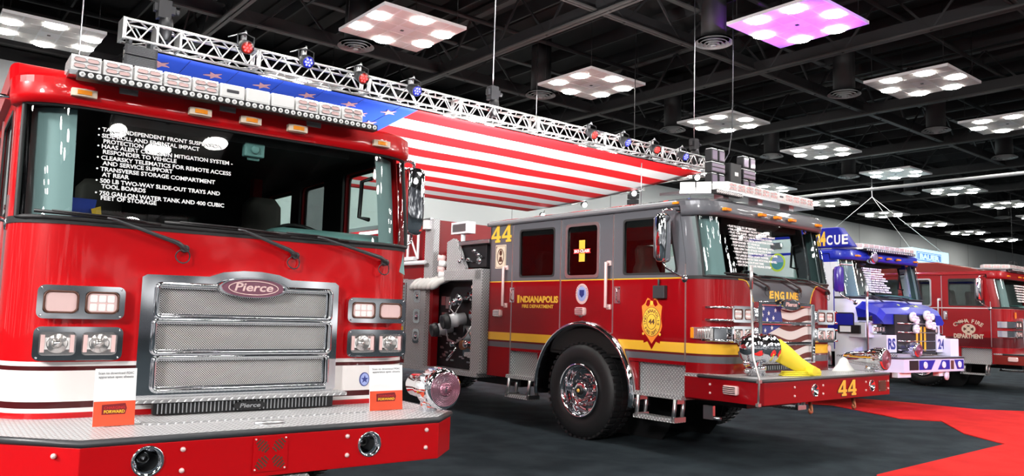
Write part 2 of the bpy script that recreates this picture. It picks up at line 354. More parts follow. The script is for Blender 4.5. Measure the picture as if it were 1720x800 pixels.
for y in (30.7, 21.67, 12.65, 3.63, -7.6, -14.2):
    for k in range(-2, 11):
        x = 3.9 + 8.8 * k
        if y > 10 and k < 0: continue
        if y < 5 and k > 4: continue
        if y == 12.65 and k < 2: pass
        o = pan0 if first else copy_tree(pan0); first = False
        o.location = (x, y, CZ)
        ordn = ['first', 'second', 'third', 'fourth', 'fifth', 'sixth', 'seventh', 'eighth', 'ninth', 'tenth', 'eleventh']
        if y < 5: lab = 'square ceiling light panel over the front aisle, %s in the %s row' % (ordn[k + 2], {3.63: 'first', -7.6: 'second', -14.2: 'third'}[y])
        elif y == 12.65 and k == 2: lab = 'purple lit square ceiling light panel with six round lamps'
        elif y == 21.67 and k in (0, 1): lab = ('square ceiling light panel with thin cable before it, beyond the red cab' if k == 0 else 'largest pale square ceiling light panel, above the truss and blue part of the flag')
        else: lab = 'square ceiling light panel, %s in the %s' % (ordn[max(k, 0)], rowname[y])
        tag(o, lab, 'ceiling light', 'ceiling light panels')
def make_diffuser():
    m = MB()
    for r, z in ((.64, 0), (.50, -.04), (.36, -.07), (.22, -.09)): m.lathe([(0, r), (.015, r * .99), (.10, r * .80)], (0, 0, z), (0, 0, 1), 28, 0, True, (False, False))
    m.lathe([(0, .62), (.0, .05)], (0, 0, .10), (0, 0, 1), 28, 1); m.lathe([(0, .09), (.05, .09)], (0, 0, -.10), (0, 0, 1), 16, 0)
    m.cyl((0, 0, .1), (0, 0, 2.83), .42, seg=16, mi=1)
    return m.build('air_diffuser', ['vent', 'duct'])
df0 = make_diffuser(); fst = True
for y, row in ((24.2, 'in the far row'), (15.42, 'in the near row')):
    for k in range(0, 9):
        if y < 20 and k < 2: continue
        o = df0 if fst else df0.copy()
        if not fst: COL.objects.link(o)
        fst = False
        o.location = (12.35 + 8.67 * (k - 1), y, CZ)
        tag(o, 'round black ringed ceiling air diffuser, %s from the left %s' % (['first', 'second', 'third', 'fourth', 'fifth', 'sixth', 'seventh', 'eighth', 'ninth'][k], row), 'air vent', 'round ceiling diffusers')

# ---------------------------------------------------------------- carpet
rc = [(13.155, 7.134), (12.353, 5.593), (12.681, 5.129), (11.536, 4.381), (11.002, 3.709), (7.575, 3.66), (6.0, 3.0), (9, -1), (30, -1), (30, 2.6), (15.6, 4.954), (15.077, 5.493), (14.984, 6.866), (14.777, 7.506), (14.7, 7.62), (12.9, 7.62)]
tag(MB().poly(rc, T(0, 0, .012), .012).build('aisle_carpet', 'redcarpet'), 'bright red aisle carpet with zigzag edge on the slate floor', 'carpet')

# ================================================================ fire trucks
W = 1.225; VW = 1.85; AR = .80
def outl(z, vf, d=0):
    seam = .354 + max(0, (z - 2.06) / .62 * .10); f = vf + max(0, (z - 1.9) / .65 * .12); pts = []
    for i in range(11):
        a = math.radians(9 * i); c, s_ = math.cos(a) ** (2 / 2.4) if i < 10 else 0, math.sin(a) ** (2 / 2.4)
        pts.append((-.85 - .375 * c, seam - (seam - f) * s_))
    mid = [(-.85 + 1.7 * i / 8, f) for i in range(1, 8)]
    pts = pts + mid + [(-u, v) for u, v in reversed(pts)]
    return [(u * (W + d) / W, v - d) for u, v in pts]
NP = len(outl(1, 0))
def arcp(v0, v1, n=12): return [(v0 + (v1 - v0) * i / n, .56 + math.sqrt(max(AR * AR - (v0 + (v1 - v0) * i / n - VW) ** 2, 0))) for i in range(n + 1)]
FWIN = [(1.255, 2.568), (.584, 2.565), (.457, 1.92), (1.252, 1.925)]
MWIN = [(2.20, 2.563), (1.645, 2.563), (1.645, 1.92), (2.20, 1.92)]
RWIN = [(3.115, 2.572), (2.415, 2.565), (2.415, 1.93), (3.105, 1.93)]
def wind_mx(vf): return Matrix(((1, 0, 0, 0), (0, .1816, -.9834, vf - .006), (0, .9834, .1816, 1.9), (0, 0, 0, 1)))

def make_wheel(root, u, v, name='front_wheel', rimmed=True):
    sg = -1 if u < 0 else 1; ax = (sg, 0, 0); o = (u - sg * .36, v, .565)
    m = MB().lathe([(0, .34), (.02, .52), (.06, .555), (.30, .555), (.345, .535), (.37, .47), (.375, .40), (.36, .31), (.30, .29), (.05, .29)], o, ax, 48)
    for i in range(44):
        a = 2 * PI * i / 44; q = Matrix.Translation(o) @ Matrix.Rotation(a, 4, 'X')
        for x0, x1 in ((.245, .345), (.04, .12)):
            x0, x1 = sorted((sg * x0, sg * x1)); m.box((x0, -.021, .545), (x1, .021, .568), 0, q)
        x0, x1 = sorted((sg * .15, sg * .22)); m.box((x0, -.03, .55), (x1, .03, .563), 0, q)
    t = m.build(name, 'tyre', root)
    if rimmed:
        r = MB().lathe([(.37, .315), (.385, .318), (.385, .30), (.36, .285), (.28, .265), (.235, .255), (.225, .235), (.225, .12), (.25, .11)], o, ax, 48, 0, True, (False, True))
        r.build('rim', 'chrome', t)
        h = MB().lathe([(.22, .115), (.34, .105), (.355, .085), (.355, .05)], o, ax, 24).lathe([(.35, .06), (.372, .055), (.378, .03), (.378, 0)], o, ax, 16, 1)
        for i in range(10):
            a = 2 * PI * i / 10; c = Vector(o) + Vector((sg * .22, .165 * math.cos(a), .165 * math.sin(a)))
            h.lathe([(0, .026), (.03, .026), (.06, .018), (.085, .014), (.09, 0)], c, ax, 10)
            a += PI / 10; c = Vector(o) + Vector((sg * .2262, .225 * math.cos(a), .225 * math.sin(a)))
            h.lathe([(0, .020), (.002, .020)], c, ax, 10, 2)
        h.lathe([(.378, .022), (.386, .02), (.386, 0)], o, ax, 10, 3); h.build('hub', ['chrome', 'black', 'black', 'gold'], t)
    return t

def lamp_pair(root, u0, u1, z0, z1, vf, kind, depth=.05, name='headlight_housing'):
    v = vf - depth; g = .03; um = (u0 + u1) / 2; fr = .028
    h1 = rrect(u0 + fr, z0 + fr, um - fr / 2, z1 - fr, .022); h2 = rrect(um + fr / 2, z0 + fr, u1 - fr, z1 - fr, .022)
    m = MB().poly(rrect(u0, z0, u1, z1, .035), F(v), .04, [h1, h2])
    m.loft([[(x, v + .03, z) for x, z in rrect(u0 + .012, z0 + .012, u1 - .012, z1 - .012, .03)], [(x, vf + .22, z) for x, z in rrect(u0 + .012, z0 + .012, u1 - .012, z1 - .012, .03)]], 0, True, (False, False))
    for i in range(4): m.ball((u0 + .02 + (u1 - u0 - .04) * (i % 2), v - .002, z0 + .016 + (z1 - z0 - .032) * (i // 2)), .006)
    hs = m.build(name, 'chrome', root, bevel=.007)
    for (a, b) in ((u0 + fr, um - fr / 2), (um + fr / 2, u1 - fr)):
        c = (a + b) / 2; zc = (z0 + z1) / 2; hw = (b - a) / 2; hh = (z1 - z0) / 2 - fr
        l = MB().poly(rrect(a, z0 + fr, b, z1 - fr, .02), F(v + .028), .01, mi=1)
        if kind == 'led' and (a > 0) == (c > um) and False: pass
        if kind == 'led':
            l.poly(rrect(a + .008, z0 + fr + .006, b - .008, z1 - fr - .006, .03), F(v + .004), .022, mi=0)
            l.tube([(x, v + .002, z) for x, z in rrect(a + .006, z0 + fr + .005, b - .006, z1 - fr - .005, .03)], .006, 6, 2, True)
            if abs(c) < abs(um):
                for i in range(3):
                    for j in range(2): l.poly(rrect(c + hw * (-.72 + .5 * i), zc + hh * (-.72 + .76 * j), c + hw * (-.30 + .5 * i), zc + hh * (-.08 + .76 * j), .006, 2), F(v + .0015), .003, mi=3)
        elif kind == 'ledgrid':
            l.poly(rrect(a + .008, z0 + fr + .006, b - .008, z1 - fr - .006, .03), F(v + .012), .012, mi=0)
            for i in range(5):
                for j in range(2): l.ball((a + hw * (.35 + .325 * i), v + .010, zc + (j - .5) * hh * .85), .014, 3, (1, .5, 1.2), 8)
            l.tube([(x, v + .002, z) for x, z in rrect(a + .006, z0 + fr + .005, b - .006, z1 - fr - .005, .03)], .006, 6, 2, True)
        else:
            l.lathe([(0, hh * .86), (-.012, hh * .80), (.012, hh * .42), (-.004, hh * .38), (-.010, 0)], (c, v + .018, zc), (0, 1, 0), 20, 1, True, (False, False))
            for s_ in (-1, 1):
                l.box((c + s_ * hw * .80 - .010, v + .004, zc - hh * .75), (c + s_ * hw * .80 + .010, v + .02, zc + hh * .75), 0); l.box((c + s_ * hw * .58 - .008, v + .010, zc - hh * .5), (c + s_ * hw * .58 + .008, v + .022, zc + hh * .5), 3)
        l.build('lens', ['pink', 'reflector', 'brown', 'ledglass'], hs)
    return hs

def wiper(root, px, pz, tip, end, vf, name='wiper'):
    """arm from the pivot up to the middle of a blade lying along the glass base"""
    def gv(z): return vf - .03 + max(0, z - 1.9) * .185
    mid = ((tip[0] * .45 + end[0] * .55), (tip[1] * .45 + end[1] * .55))
    m = MB().tube([(px, vf - .035, pz), (px - .05, vf - .05, pz + .03), (mid[0] + .03, gv(mid[1]) - .03, mid[1] - .004), (mid[0], gv(mid[1]) - .02, mid[1])], [.016, .014, .007, .006], 6)
    m.lathe([(0, .024), (.05, .022)], (px, vf + .01, pz), (0, -1, 0), 10)
    m.tube([(px + .04 * math.cos(a) - .01, vf - .02 - .015 * abs(math.sin(a)), pz - .045 + .04 * math.sin(a)) for a in [2 * PI * i / 12 for i in range(12)]], .004, 5, 0, True)
    w_ = m.build(name, 'trim', root)
    b = MB().tube([(tip[0], gv(tip[1]) + .012, tip[1]), (mid[0], gv(mid[1]) + .006, mid[1] + .006), (end[0], gv(end[1]) + .012, end[1])], .010, 6)
    b.tube([(tip[0] + .08, gv(tip[1]) - .004, tip[1] + .008), (mid[0], gv(mid[1]) - .012, mid[1] + .012), (end[0] - .08, gv(end[1]) - .004, end[1] + .008)], .005, 5)
    b.build('blade', 'black', w_)

def mirror(root, sg, u=1.42, v=.51, z0=2.04, z1=2.56, cap='chrome'):
    m = MB(); zc = (z0 + z1) / 2; hh = (z1 - z0) / 2; rings = []
    for t, k in ((-1, .55), (-.96, .8), (-.85, .95), (0, 1), (.85, .95), (.96, .8), (1, .55)):
        rings.append([(sg * u + x * k, v + y * k, zc + hh * t) for x, y in rrect(-.095, -.06, .095, .06, .055)])
    m.loft(rings, 0, True, (True, True), True)
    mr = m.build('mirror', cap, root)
    MB().poly(rrect(-.08, -hh + .04, .08, hh - .04, .03), T(sg * u, v + .062, zc) @ Matrix(((-1, 0, 0, 0), (0, 0, 1, 0), (0, 1, 0, 0), (0, 0, 0, 1))), .004).build('mirror_glass', 'steel', mr)
    a = MB().tube([(sg * u, v, z1 - .01), (sg * u, v, z1 + .035), (sg * (u - .05), v - .02, z1 + .05), (sg * (W - .01), v - .10, z1 + .035)], .014, 8)
    a.build('mirror_arm', 'chrome', mr); a = MB()
    a.tube([(sg * u, v, z0 + .01), (sg * (u - .02), v - .03, z0 - .06), (sg * (W + .06), v - .10, z0 - .13), (sg * (W - .01), v - .14, z0 - .16)], .012, 8)
    a.lathe([(0, .045), (.010, .04), (.016, 0)], (sg * (W + .001), v - .14, z0 - .17), (sg, 0, 0), 14)
    a.build('mirror_arm', 'chrome', mr)
    return mr

def seat(m, u, v, mi=0):
    m.box((u - .27, v - .25, 1.05), (u + .27, v + .25, 1.45), mi)
    rings = []
    for z, hw, dv in ((1.42, .25, .10), (1.9, .25, .16), (2.05, .19, .18), (2.10, .15, .18), (2.26, .15, .20), (2.32, .10, .20)):
        rings.append([(u + x, v + .1 + dv + y, z) for x, y in rrect(-hw, -.07, hw, .07, .06)])
    m.loft(rings, mi, True, (True, True), True)

def make_cab(root, sp):
    vf = sp['vf']; pt = sp['paint']
    sides = (-1, 1)
    # --- shell: front, corners, pillars, header, roof, back
    m = MB()
    lo = [[(u, v, z) for u, v in outl(z, vf)] for z in (.62, .82, 1.0, 1.2, 1.5, 1.87)]
    m.loft(lo, 0, False, (False, False), True)
    zs = [1.87 + (2.56 - 1.87) * i / 6 for i in range(7)]
    for a, b in ((0, 3), (NP - 4, NP - 1)):
        m.loft([[(*outl(z, vf)[k], z) for k in range(a, b + 1)] for z in zs], 0, False, (False, False), True)
    m.loft([[(u, v, 1.868) for u, v in outl(1.868, vf, .004)], [(u, v, 1.905) for u, v in outl(1.905, vf, .006)]], 1, False, (False, False), True)
    hd = [(2.548, -.01), (2.55, .028), (2.60, .04), (2.66, .04)]
    m.loft([[(u, v, z) for u, v in outl(z, vf, d)] for z, d in hd], 0, False, (False, False), True)
    def ring(z, d): return [(u, v, z) for u, v in outl(z, vf, d)] + [(W + d, 3.75 + d, z), (-W - d, 3.75 + d, z)]
    m.loft([ring(2.652, .0), ring(2.66, .04), ring(2.70, .04), ring(2.725, .015), ring(2.745, -.06), ring(2.757, -.25)], 2 if sp.get('roofmat') else 0, True, (False, True), False)
    m.box((-W, 3.72, .62), (W, 3.75, 2.66), 0)
    for sg in sides:
        mxf = (lambda off, sg=sg: P(-W - off) if sg < 0 else D(W + off)); q = vm if sg < 0 else (lambda p: p)
        mw = roundpoly(MWIN, .06)
        m.poly(q([(1.404, 2.655), (2.291, 2.655)] + arcp(1.404, 2.291)[::-1]), mxf(0), .03, [q(mw)])
        m.poly(q([(3.254, .60), (3.75, .60), (3.75, 2.655), (3.254, 2.655)]), mxf(0), .03)
        m.poly(q([(1.0, .62)] + [(1.052, .62)] + [(1.85 - math.sqrt(.64 - (z - .56) ** 2), z) for z in (.7, .8, .9, .955)] + [(1.0, .955)]), mxf(0), .03)
        m.poly(q([(2.70, .62), (2.648, .62)] + [(1.85 + math.sqrt(.64 - (z - .56) ** 2), z) for z in (.7, .8, .9, .955)] + [(2.70, .955)]), mxf(0), .03)
        m.poly(q(mw), mxf(-.012), .006, mi=3)
    sh = m.build('cab_shell', [pt, 'rubber', sp.get('roofmat', pt), 'darkglass'], root)
    # --- windshield
    zs = [1.90 + (2.55 - 1.90) * i / 6 for i in range(7)]
    MB().loft([[(*outl(z, vf, .002)[k], z) for k in range(2, NP - 2)] for z in zs], 0, False, (False, False), True).build('windshield', 'glass', root)
    g = [(*outl(1.90, vf, .006)[k], 1.90) for k in range(3, NP - 3)] + [(*outl(z, vf, .006)[NP - 4], z) for z in zs[1:]] + [(*outl(2.55, vf, .006)[k], 2.548) for k in range(NP - 4, 2, -1)] + [(*outl(z, vf, .006)[3], z) for z in reversed(zs[1:-1])]
    MB().tube(g, .013, 6, 0, True).build('windshield_seal', 'rubber', root)
    # --- sides
    for sg in sides:
        mxf = (lambda off, sg=sg: P(-W - off) if sg < 0 else D(W + off)); q = vm if sg < 0 else (lambda p: p)
        fdoor = [(.359, .96), (1.157, .96)] + arcp(1.160, 1.396, 6) + [(1.396, 2.652), (.452, 2.652), (.359, 2.06)]
        rdoor = arcp(2.299, 2.540, 6) + [(2.543, .96), (3.246, .96), (3.246, 2.652), (2.299, 2.652)]
        for nm, pg, win in (('front_door', fdoor, FWIN), ('rear_door', rdoor, RWIN)):
            wr = roundpoly(win, .05)
            dm = MB().poly(q(pg), mxf(.002), .032, [q(wr)])
            dr = dm.build(nm, pt, root)
            wm = MB().poly(q(wr), mxf(.006), .012, [q(inset(wr, .022))]); wm.build('window_seal', 'rubber', dr)
            MB().poly(q(wr), mxf(-.010), .005).build('window', 'glass' if sg > 0 or nm == 'front_door' else 'darkglass', dr)
            v0 = (1.46 if nm == 'front_door' else 3.37) if sg < 0 else (1.46 if nm == 'front_door' else 3.37)
            h = MB().cyl((sg * (W + .065), v0, 1.55), (sg * (W + .065), v0, 2.08), .019, seg=10)
            for z in (1.56, 2.07): h.cyl((sg * W, v0, z), (sg * (W + .065), v0, z), .017, seg=8).box((sg * W - .02, v0 - .03, z - .03), (sg * W + .02, v0 + .03, z + .03))
            h.build('grab_handle', 'pink' if sg < 0 and sp.get('pinkrail') else 'steel', dr, bevel=.004)
            lv = v0 - .14; lt = MB().box((sg * (W + .0), lv - .045, 1.60), (sg * (W + .02), lv + .045, 1.80)) if sg > 0 else MB().box((-(W + .02), lv - .045, 1.60), (-W, lv + .045, 1.80))
            lt.tube([(sg * (W + .02), lv - .02, 1.78), (sg * (W + .06), lv - .03, 1.76), (sg * (W + .06), lv - .03, 1.64), (sg * (W + .02), lv - .02, 1.62)], .013, 8)
            lt.build('door_latch', 'chrome', dr, bevel=.006)
        # inner door trim and mid window frame
        it = MB().poly(q([(.46, 1.0), (3.7, 1.0), (3.7, 2.63), (.56, 2.63), (.46, 2.0)]), mxf(-.040), .02, [q(inset(roundpoly(x, .05), -.004)) for x in (FWIN, MWIN, RWIN)])
        it.build('inner_trim', 'dark_in', root)
        mw = roundpoly(MWIN, .06); MB().poly(q(inset(mw, -.015)), mxf(.010), .014, [q(inset(mw, .02))]).build('side_window_frame', 'alu' if sp.get('chromewin') else 'rubber', root, bevel=.004)
        # bright seam mouldings
        for v, z0, z1 in ((.355, 1.0, 2.03), (1.40, 1.24, 2.64), (2.295, 1.24, 2.64), (3.25, .64, 2.64)):
            MB().box((sg * (W + .004) - .006, v - .007, z0), (sg * (W + .004) + .006, v + .007, z1)).build('door_seam_strip', sp.get('seam', 'seam_metal'), root)
        # wheel arch
        k = [(VW + r * math.cos(a), .56 + r * math.sin(a)) for r, seq in ((.795, range(0, 25)),) for a in [PI * i / 24 for i in seq]]
        rings = []
        for i in range(-1, 26):
            a = PI * i / 24; c, s2 = math.cos(a), math.sin(a)
            rings.append([(sg * x, VW + r * c, .56 + r * s2) for x, r in ((W - .05, .80), (W + .005, .835), (W + .04, .835), (W + .085, .81), (W + .09, .785), (W + .06, .77), (W - .30, .765), (W - .30, .775))])
        MB().loft(rings, 0, True, (True, True), True).build('wheel_arch', 'chrome', root)
        lin = MB(); R2 = [[(sg * x, VW + .79 * math.cos(PI * i / 16), .56 + .79 * math.sin(PI * i / 16)) for x in (W - .05, W - .75)] for i in range(17)]
        lin.loft(R2, 0, False, (False, False), True); lin.poly(q(ell(VW, .56, .79, .79, 32)), mxf(-.75), .01); lin.build('wheel_well', 'black', root)
        make_wheel(root, sg * 1.30, VW)
        # step boxes
        if sp.get('steps', True):
            for (a, b, nm) in ((.36, 1.0, 'front_step'), (2.70, 3.246, 'rear_step')):
                x0, x1 = sorted((sg * (W - .08), sg * (W - .10)))
                st = MB().box((x0, a, .62), (x1, b, .96)).box((min(sg * (W - .25), sg * (W + .05)), a, .60), (max(sg * (W - .25), sg * (W + .05)), b + .03, .645), 1)
                x0, x1 = sorted((sg * (W - .09), sg * (W - .01))); st.box((x0, a - .004, .62), (x1, a, .96)).box((x0, b, .62), (x1, b + .004, .96)).box((x0, a, .96), (x1, b, .964))
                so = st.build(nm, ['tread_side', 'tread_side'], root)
                lo_ = MB(); x0, x1 = sorted((sg * (W - .12), sg * (W + .07))); lo_.box((x0, a + .08, .355), (x1, b + .01, .39), 0)
                for v in (a + .09, b - .04):
                    for xx in (W - .10, W + .04): lo_.tube([(sg * xx, v, .60), (sg * (xx + .01), v + .02, .37)], .024, 6, 1)
                    lo_.box((min(sg * (W - .11), sg * (W + .05)), v - .016, .55), (max(sg * (W - .11), sg * (W + .05)), v + .018, .60), 1).box((min(sg * (W - .12), sg * (W + .07)), v - .012, .36), (max(sg * (W - .12), sg * (W + .07)), v + .030, .41), 1)
                lo_.build('folding_step', ['tread_side', 'alu'], so)
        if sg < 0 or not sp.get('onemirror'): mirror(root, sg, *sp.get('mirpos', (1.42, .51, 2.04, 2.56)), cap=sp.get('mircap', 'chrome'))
    # --- interior
    i_ = MB().box((-W + .04, .35, .98), (W - .04, 3.7, 1.02), 0).box((-W + .04, 3.66, 1), (W - .04, 3.70, 2.64), 0).box((-W + .05, .40, 2.625), (W - .05, 3.7, 2.645), 0)
    i_.box((-.30, .9, 1.0), (.22, 2.4, 1.62), 0).box((-.10, 2.35, 1.0), (-.04, 2.45, 2.63), 0).box((.78, 2.35, 1.0), (.86, 2.45, 2.63), 2)
    i_.box((-.9, 2.5, 2.0), (-.05, 2.53, 2.6), 0).box((-.75, .25, 2.50), (.75, .9, 2.62), 0)
    seat(i_, .56, 1.15, 1); seat(i_, -.62, 1.15, 1); seat(i_, .3, 2.9, 1); seat(i_, -.7, 2.9, 1)
    i_.build('cab_interior', ['dark_in', 'seat', 'dred'], root)
    d_ = MB()
    for u0, u1, h, mm in ((-1.12, .12, 1.84, 1), (.22, 1.15, 1.965, 0)):
        prof = [(.10, 1.75), (.14, h - .04), (.30, h + .02), (.52, h + .03), (.60, h - .05), (.62, 1.5)]
        d_.loft([[(u0 + .04, v, z - .03) for v, z in prof], [(u0 + .1, v, z) for v, z in prof], [(u1 - .1, v, z) for v, z in prof], [(u1, v, z - .05) for v, z in prof]], mm, False, (False, False), True)
    d_.build('dashboard', ['dash', 'dark_in'], root)
    c = Vector((.62, .70, 1.93)); a, b = Vector((1, 0, 0)), Vector((0, .75, .62)).normalized()
    sw = MB().tube([c + (a * math.cos(t) + b * math.sin(t)) * .21 for t in [2 * PI * i / 24 for i in range(24)]], .017, 8, 0, True).cyl(c - a * .2, c + a * .2, .014, seg=6).cyl(c, c + Vector((0, -.25, -.4)), .03, seg=8)
    sw.build('steering_wheel', 'black', root)
    pl = MB()
    for a, b in ((2, 8), (NP - 9, NP - 3)):
        pl.loft([[(*outl(z, vf, -.06)[k], z) for k in range(a, b + 1)] for z in (1.88, 2.2, 2.545)], 0, False, (False, False), True)
    for s_ in (-1, 1): pl.tube([(s_ * .97, .32, 2.40), (s_ * .93, .40, 2.38), (s_ * .93, .42, 2.12), (s_ * .97, .34, 2.10)], .016, 8, 1)
    pl.build('pillar_trim', ['pillar', 'black'], root)
    # --- marker lamps
    for u in (-.93, -.307, 0, .307, .93):
        v = vf + (.10 if abs(u) < .9 else .125) - .055; mk = MB()
        if sp.get('flatmark'):
            mk.loft([[(u + x * k, v - dv, 2.618 + z * k) for x, z in rrect(-.06, -.018, .06, .018, .016)] for k, dv in ((1, -.03), (1, .0), (.75, .018))], 0)
            mk.build('marker_lamp', ['amber'], root)
        else:
            bow = lambda x, d: v - d - .012 * (1 - (x / .065) ** 2)
            mk.loft([[(u + x, bow(x, .004), 2.618 + s2 * h) for s2, h in ((-1, .021), (1, .021))] + [(u + x, v + .04, 2.618 + s2 * h) for s2, h in ((1, .021), (-1, .021))] for x in (-.064, -.04, 0, .04, .064)], 0)
            mk.loft([[(u + x, bow(x, .008), 2.618 + s2 * h) for s2, h in ((-1, .012), (1, .012))] + [(u + x, v + .03, 2.618 + s2 * h) for s2, h in ((1, .012), (-1, .012))] for x in (-.036, -.02, 0, .02, .036)], 1)
            mk.build('marker_lamp', ['cream', 'amber'], root)
    return sh

def light_bar(root, path, z, h, vd, n_mod, white=(), led=None, vled=None):
    """path: (u, v) points of the bar's front edge; clear lens modules along it"""
    pts = []; tot = sum((Vector(path[i + 1]) - Vector(path[i])).length for i in range(len(path) - 1))
    base = MB()
    for i in range(len(path) - 1):
        p, q = path[i], path[i + 1]; base.loft([[(x, y, z0) for x, y in (p, q, (q[0], q[1] + vd), (p[0], p[1] + vd))] for z0 in (z - .02, z + .008)], 0)
    for k in (.18, .5, .82):
        u = path[0][0] + (path[-1][0] - path[0][0]) * k; base.box((u - .05, path[-1][1] + .08, z - .07), (u + .05, path[-1][1] + .2, z), 0)
    lb = base.build('light_bar', ['steel'], root); k = 0
    for i in range(len(path) - 1):
        p, q = Vector(path[i]), Vector(path[i + 1]); L_ = (q - p).length; nn = max(1, round(n_mod * L_ / tot))
        for j in range(nn):
            a, b = p + (q - p) * (j / nn), p + (q - p) * ((j + 1) / nn); d = (q - p).normalized(); n2 = Vector((d.y, -d.x)); last = k == 0 or k == n_mod - 1
            a2, b2 = a + d * .006, b - d * .006; mm = MB()
            def rg(zz, ins):
                P4 = [a2 - n2 * ins, b2 - n2 * ins, b2 - n2 * (vd - ins), a2 - n2 * (vd - ins)]
                return [(x.x, x.y, zz) for x in P4]
            mm.loft([rg(z + .008, 0), rg(z + h * .8, 0), rg(z + h, .012)], 0)
            wid = (b2 - a2).length; mx = Matrix(((d.x, 0, n2.x, a2.x), (d.y, 0, n2.y, a2.y), (0, 1, 0, 0), (0, 0, 0, 1)))
            if k not in white:
                for (c0, c1) in ((.08, .48), (.52, .92)):
                    for (r0, r1) in ((.16, .50), (.54, .88)):
                        mm.poly(rrect(wid * c0, z + .008 + h * r0 * .95, wid * c1, z + h * r1 * .95, .012, 3), mx @ T(0, 0, .004), .003, mi=1)
                        mm.tube([mx @ Vector((x, y, .005)) for x, y in rrect(wid * c0, z + .008 + h * r0 * .95, wid * c1, z + h * r1 * .95, .012, 3)], .0022, 4, 2, True)
            else:
                mm.poly(rrect(wid * .04, z + .008 + h * .1, wid * .96, z + h * .9, .01, 3), mx @ T(0, 0, .003), .003, mi=0)
                if k == min(white): mm.poly(rrect(wid * .25, z + h * .42, wid * .75, z + h * .62, .004, 3), mx @ T(0, 0, .005), .002, mi=3)
            mm.build('lens_module', ['ledglass', 'pink', 'steel', 'ink'], lb, bevel=.006); k += 1
    if led:
        u0, u1, n = led; d_ = MB().box((u0, vled, z - .052), (u1, vled + .07, z - .012), 0)
        st = (u1 - u0) / n
        for i in range(n): d_.lathe([(0, .016), (.004, .014), (.0, .006)], (u0 + st * (i + .5), vled, z - .032), (0, -1, 0), 10, 1)
        d_.build('led_strip_bar', ['black', 'ledglass'], root)
    return lb

def siren(root, u, v, z, r=.125, L_=.42, name='siren'):
    m = MB().lathe([(0, .0), (.0, r * .82), (.012, r * .97), (.03, r), (.13, r), (.14, r * .93), (.16, r * .93), (.2, r * .80), (.26, r * .66), (.36, r * .60), (L_ - .02, r * .45), (L_ + .02, r * .2), (L_ + .03, 0)], (u, v, z), (0, 1, 0), 36)
    for i in range(18):
        a = 2 * PI * i / 18; q = T(u, v, z) @ Matrix.Rotation(a, 4, 'Y'); m.box((-.009, .035, r - .004), (.009, .125, r + .005), 0, q)
    m.cyl((u, v + .2, z - r * .5), (u, v + .2, z - r - .035), .045, .06, 14)
    s = m.build(name, 'chrome', root)
    f_ = MB()
    for rr in (.40, .47, .54, .61, .68, .75, .82): f_.tube([(u + rr * r * math.cos(t), v - .002, z + rr * r * math.sin(t)) for t in [2 * PI * i / 28 for i in range(28)]], .0028, 4, 0, True)
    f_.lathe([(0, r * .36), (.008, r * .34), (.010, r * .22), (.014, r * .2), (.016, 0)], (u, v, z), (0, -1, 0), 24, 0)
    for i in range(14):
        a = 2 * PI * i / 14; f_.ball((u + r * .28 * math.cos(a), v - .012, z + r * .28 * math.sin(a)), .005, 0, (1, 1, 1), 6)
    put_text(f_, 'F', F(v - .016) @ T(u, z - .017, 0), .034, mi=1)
    f_.build('siren_face', ['embl', 'chrome'], s)  # reddish metal puts the reflected red into the face colour
    return s

def bumper(root, plan, z0, z1, name='front_bumper', face='red', zb=.03):
    """plan: front outline from passenger rear corner to driver rear corner"""
    m = MB(); back = [(plan[-1][0], .3), (plan[0][0], .3)]
    m.loft([[(*p, z) for p in plan + back] for z in (z0, z1 - zb)], 0)
    b = m.build(name, face, root, bevel=.004)
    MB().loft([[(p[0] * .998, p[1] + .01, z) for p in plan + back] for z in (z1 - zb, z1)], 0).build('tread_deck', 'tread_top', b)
    MB().tube([(p[0], p[1] + .008, z1 - zb * .5) for p in plan], zb * .62, 8).build('edge_moulding', 'trim', b)
    return b
def bolts(b, pts, v, mt_='pink'):
    for u, z in pts: MB().lathe([(0, .013), (.008, .012), (.013, .004), (.013, 0)], (u, v, z), (0, -1, 0), 10).build('bolt', mt_, b)
def horn_port(b, u, z, v, r=.068):
    m = MB().lathe([(0, r * 1.08), (.008, r * 1.05), (.006, r * .9), (-.05, r * .78), (-.09, r * .45), (-.12, r * .3), (-.12, 0)], (u, v, z), (0, -1, 0), 24, 0, True, (False, True))
    m.lathe([(-.10, r * .34), (-.06, r * .34), (-.06, r * .26), (-.10, r * .26)], (u - .005, v, z + .005), (0, -1, 0), 14, 1, True, (False, False))
    return m.build('horn_port', ['chrome', 'black'], b)
def cut_ports(b, ports, v):
    """open the bumper face so the horn trumpets sit inside it"""
    def recalc(me):
        q = bmesh.new(); q.from_mesh(me); bmesh.ops.recalc_face_normals(q, faces=q.faces); q.to_mesh(me); q.free()
    recalc(b.data)
    for u, z, r in ports:
        c = MB().lathe([(-.2, r), (.05, r)], (u, v, z), (0, -1, 0), 24).build('cutter', 'black', b.parent); recalc(c.data)
        bpy.context.view_layer.update()
        mo = b.modifiers.new('cut', 'BOOLEAN'); mo.object = c; mo.operation = 'DIFFERENCE'; mo.solver = 'EXACT'
        dg = bpy.context.evaluated_depsgraph_get(); nm = bpy.data.meshes.new_from_object(b.evaluated_get(dg)); b.modifiers.clear(); b.data = nm
        bpy.data.objects.remove(c)

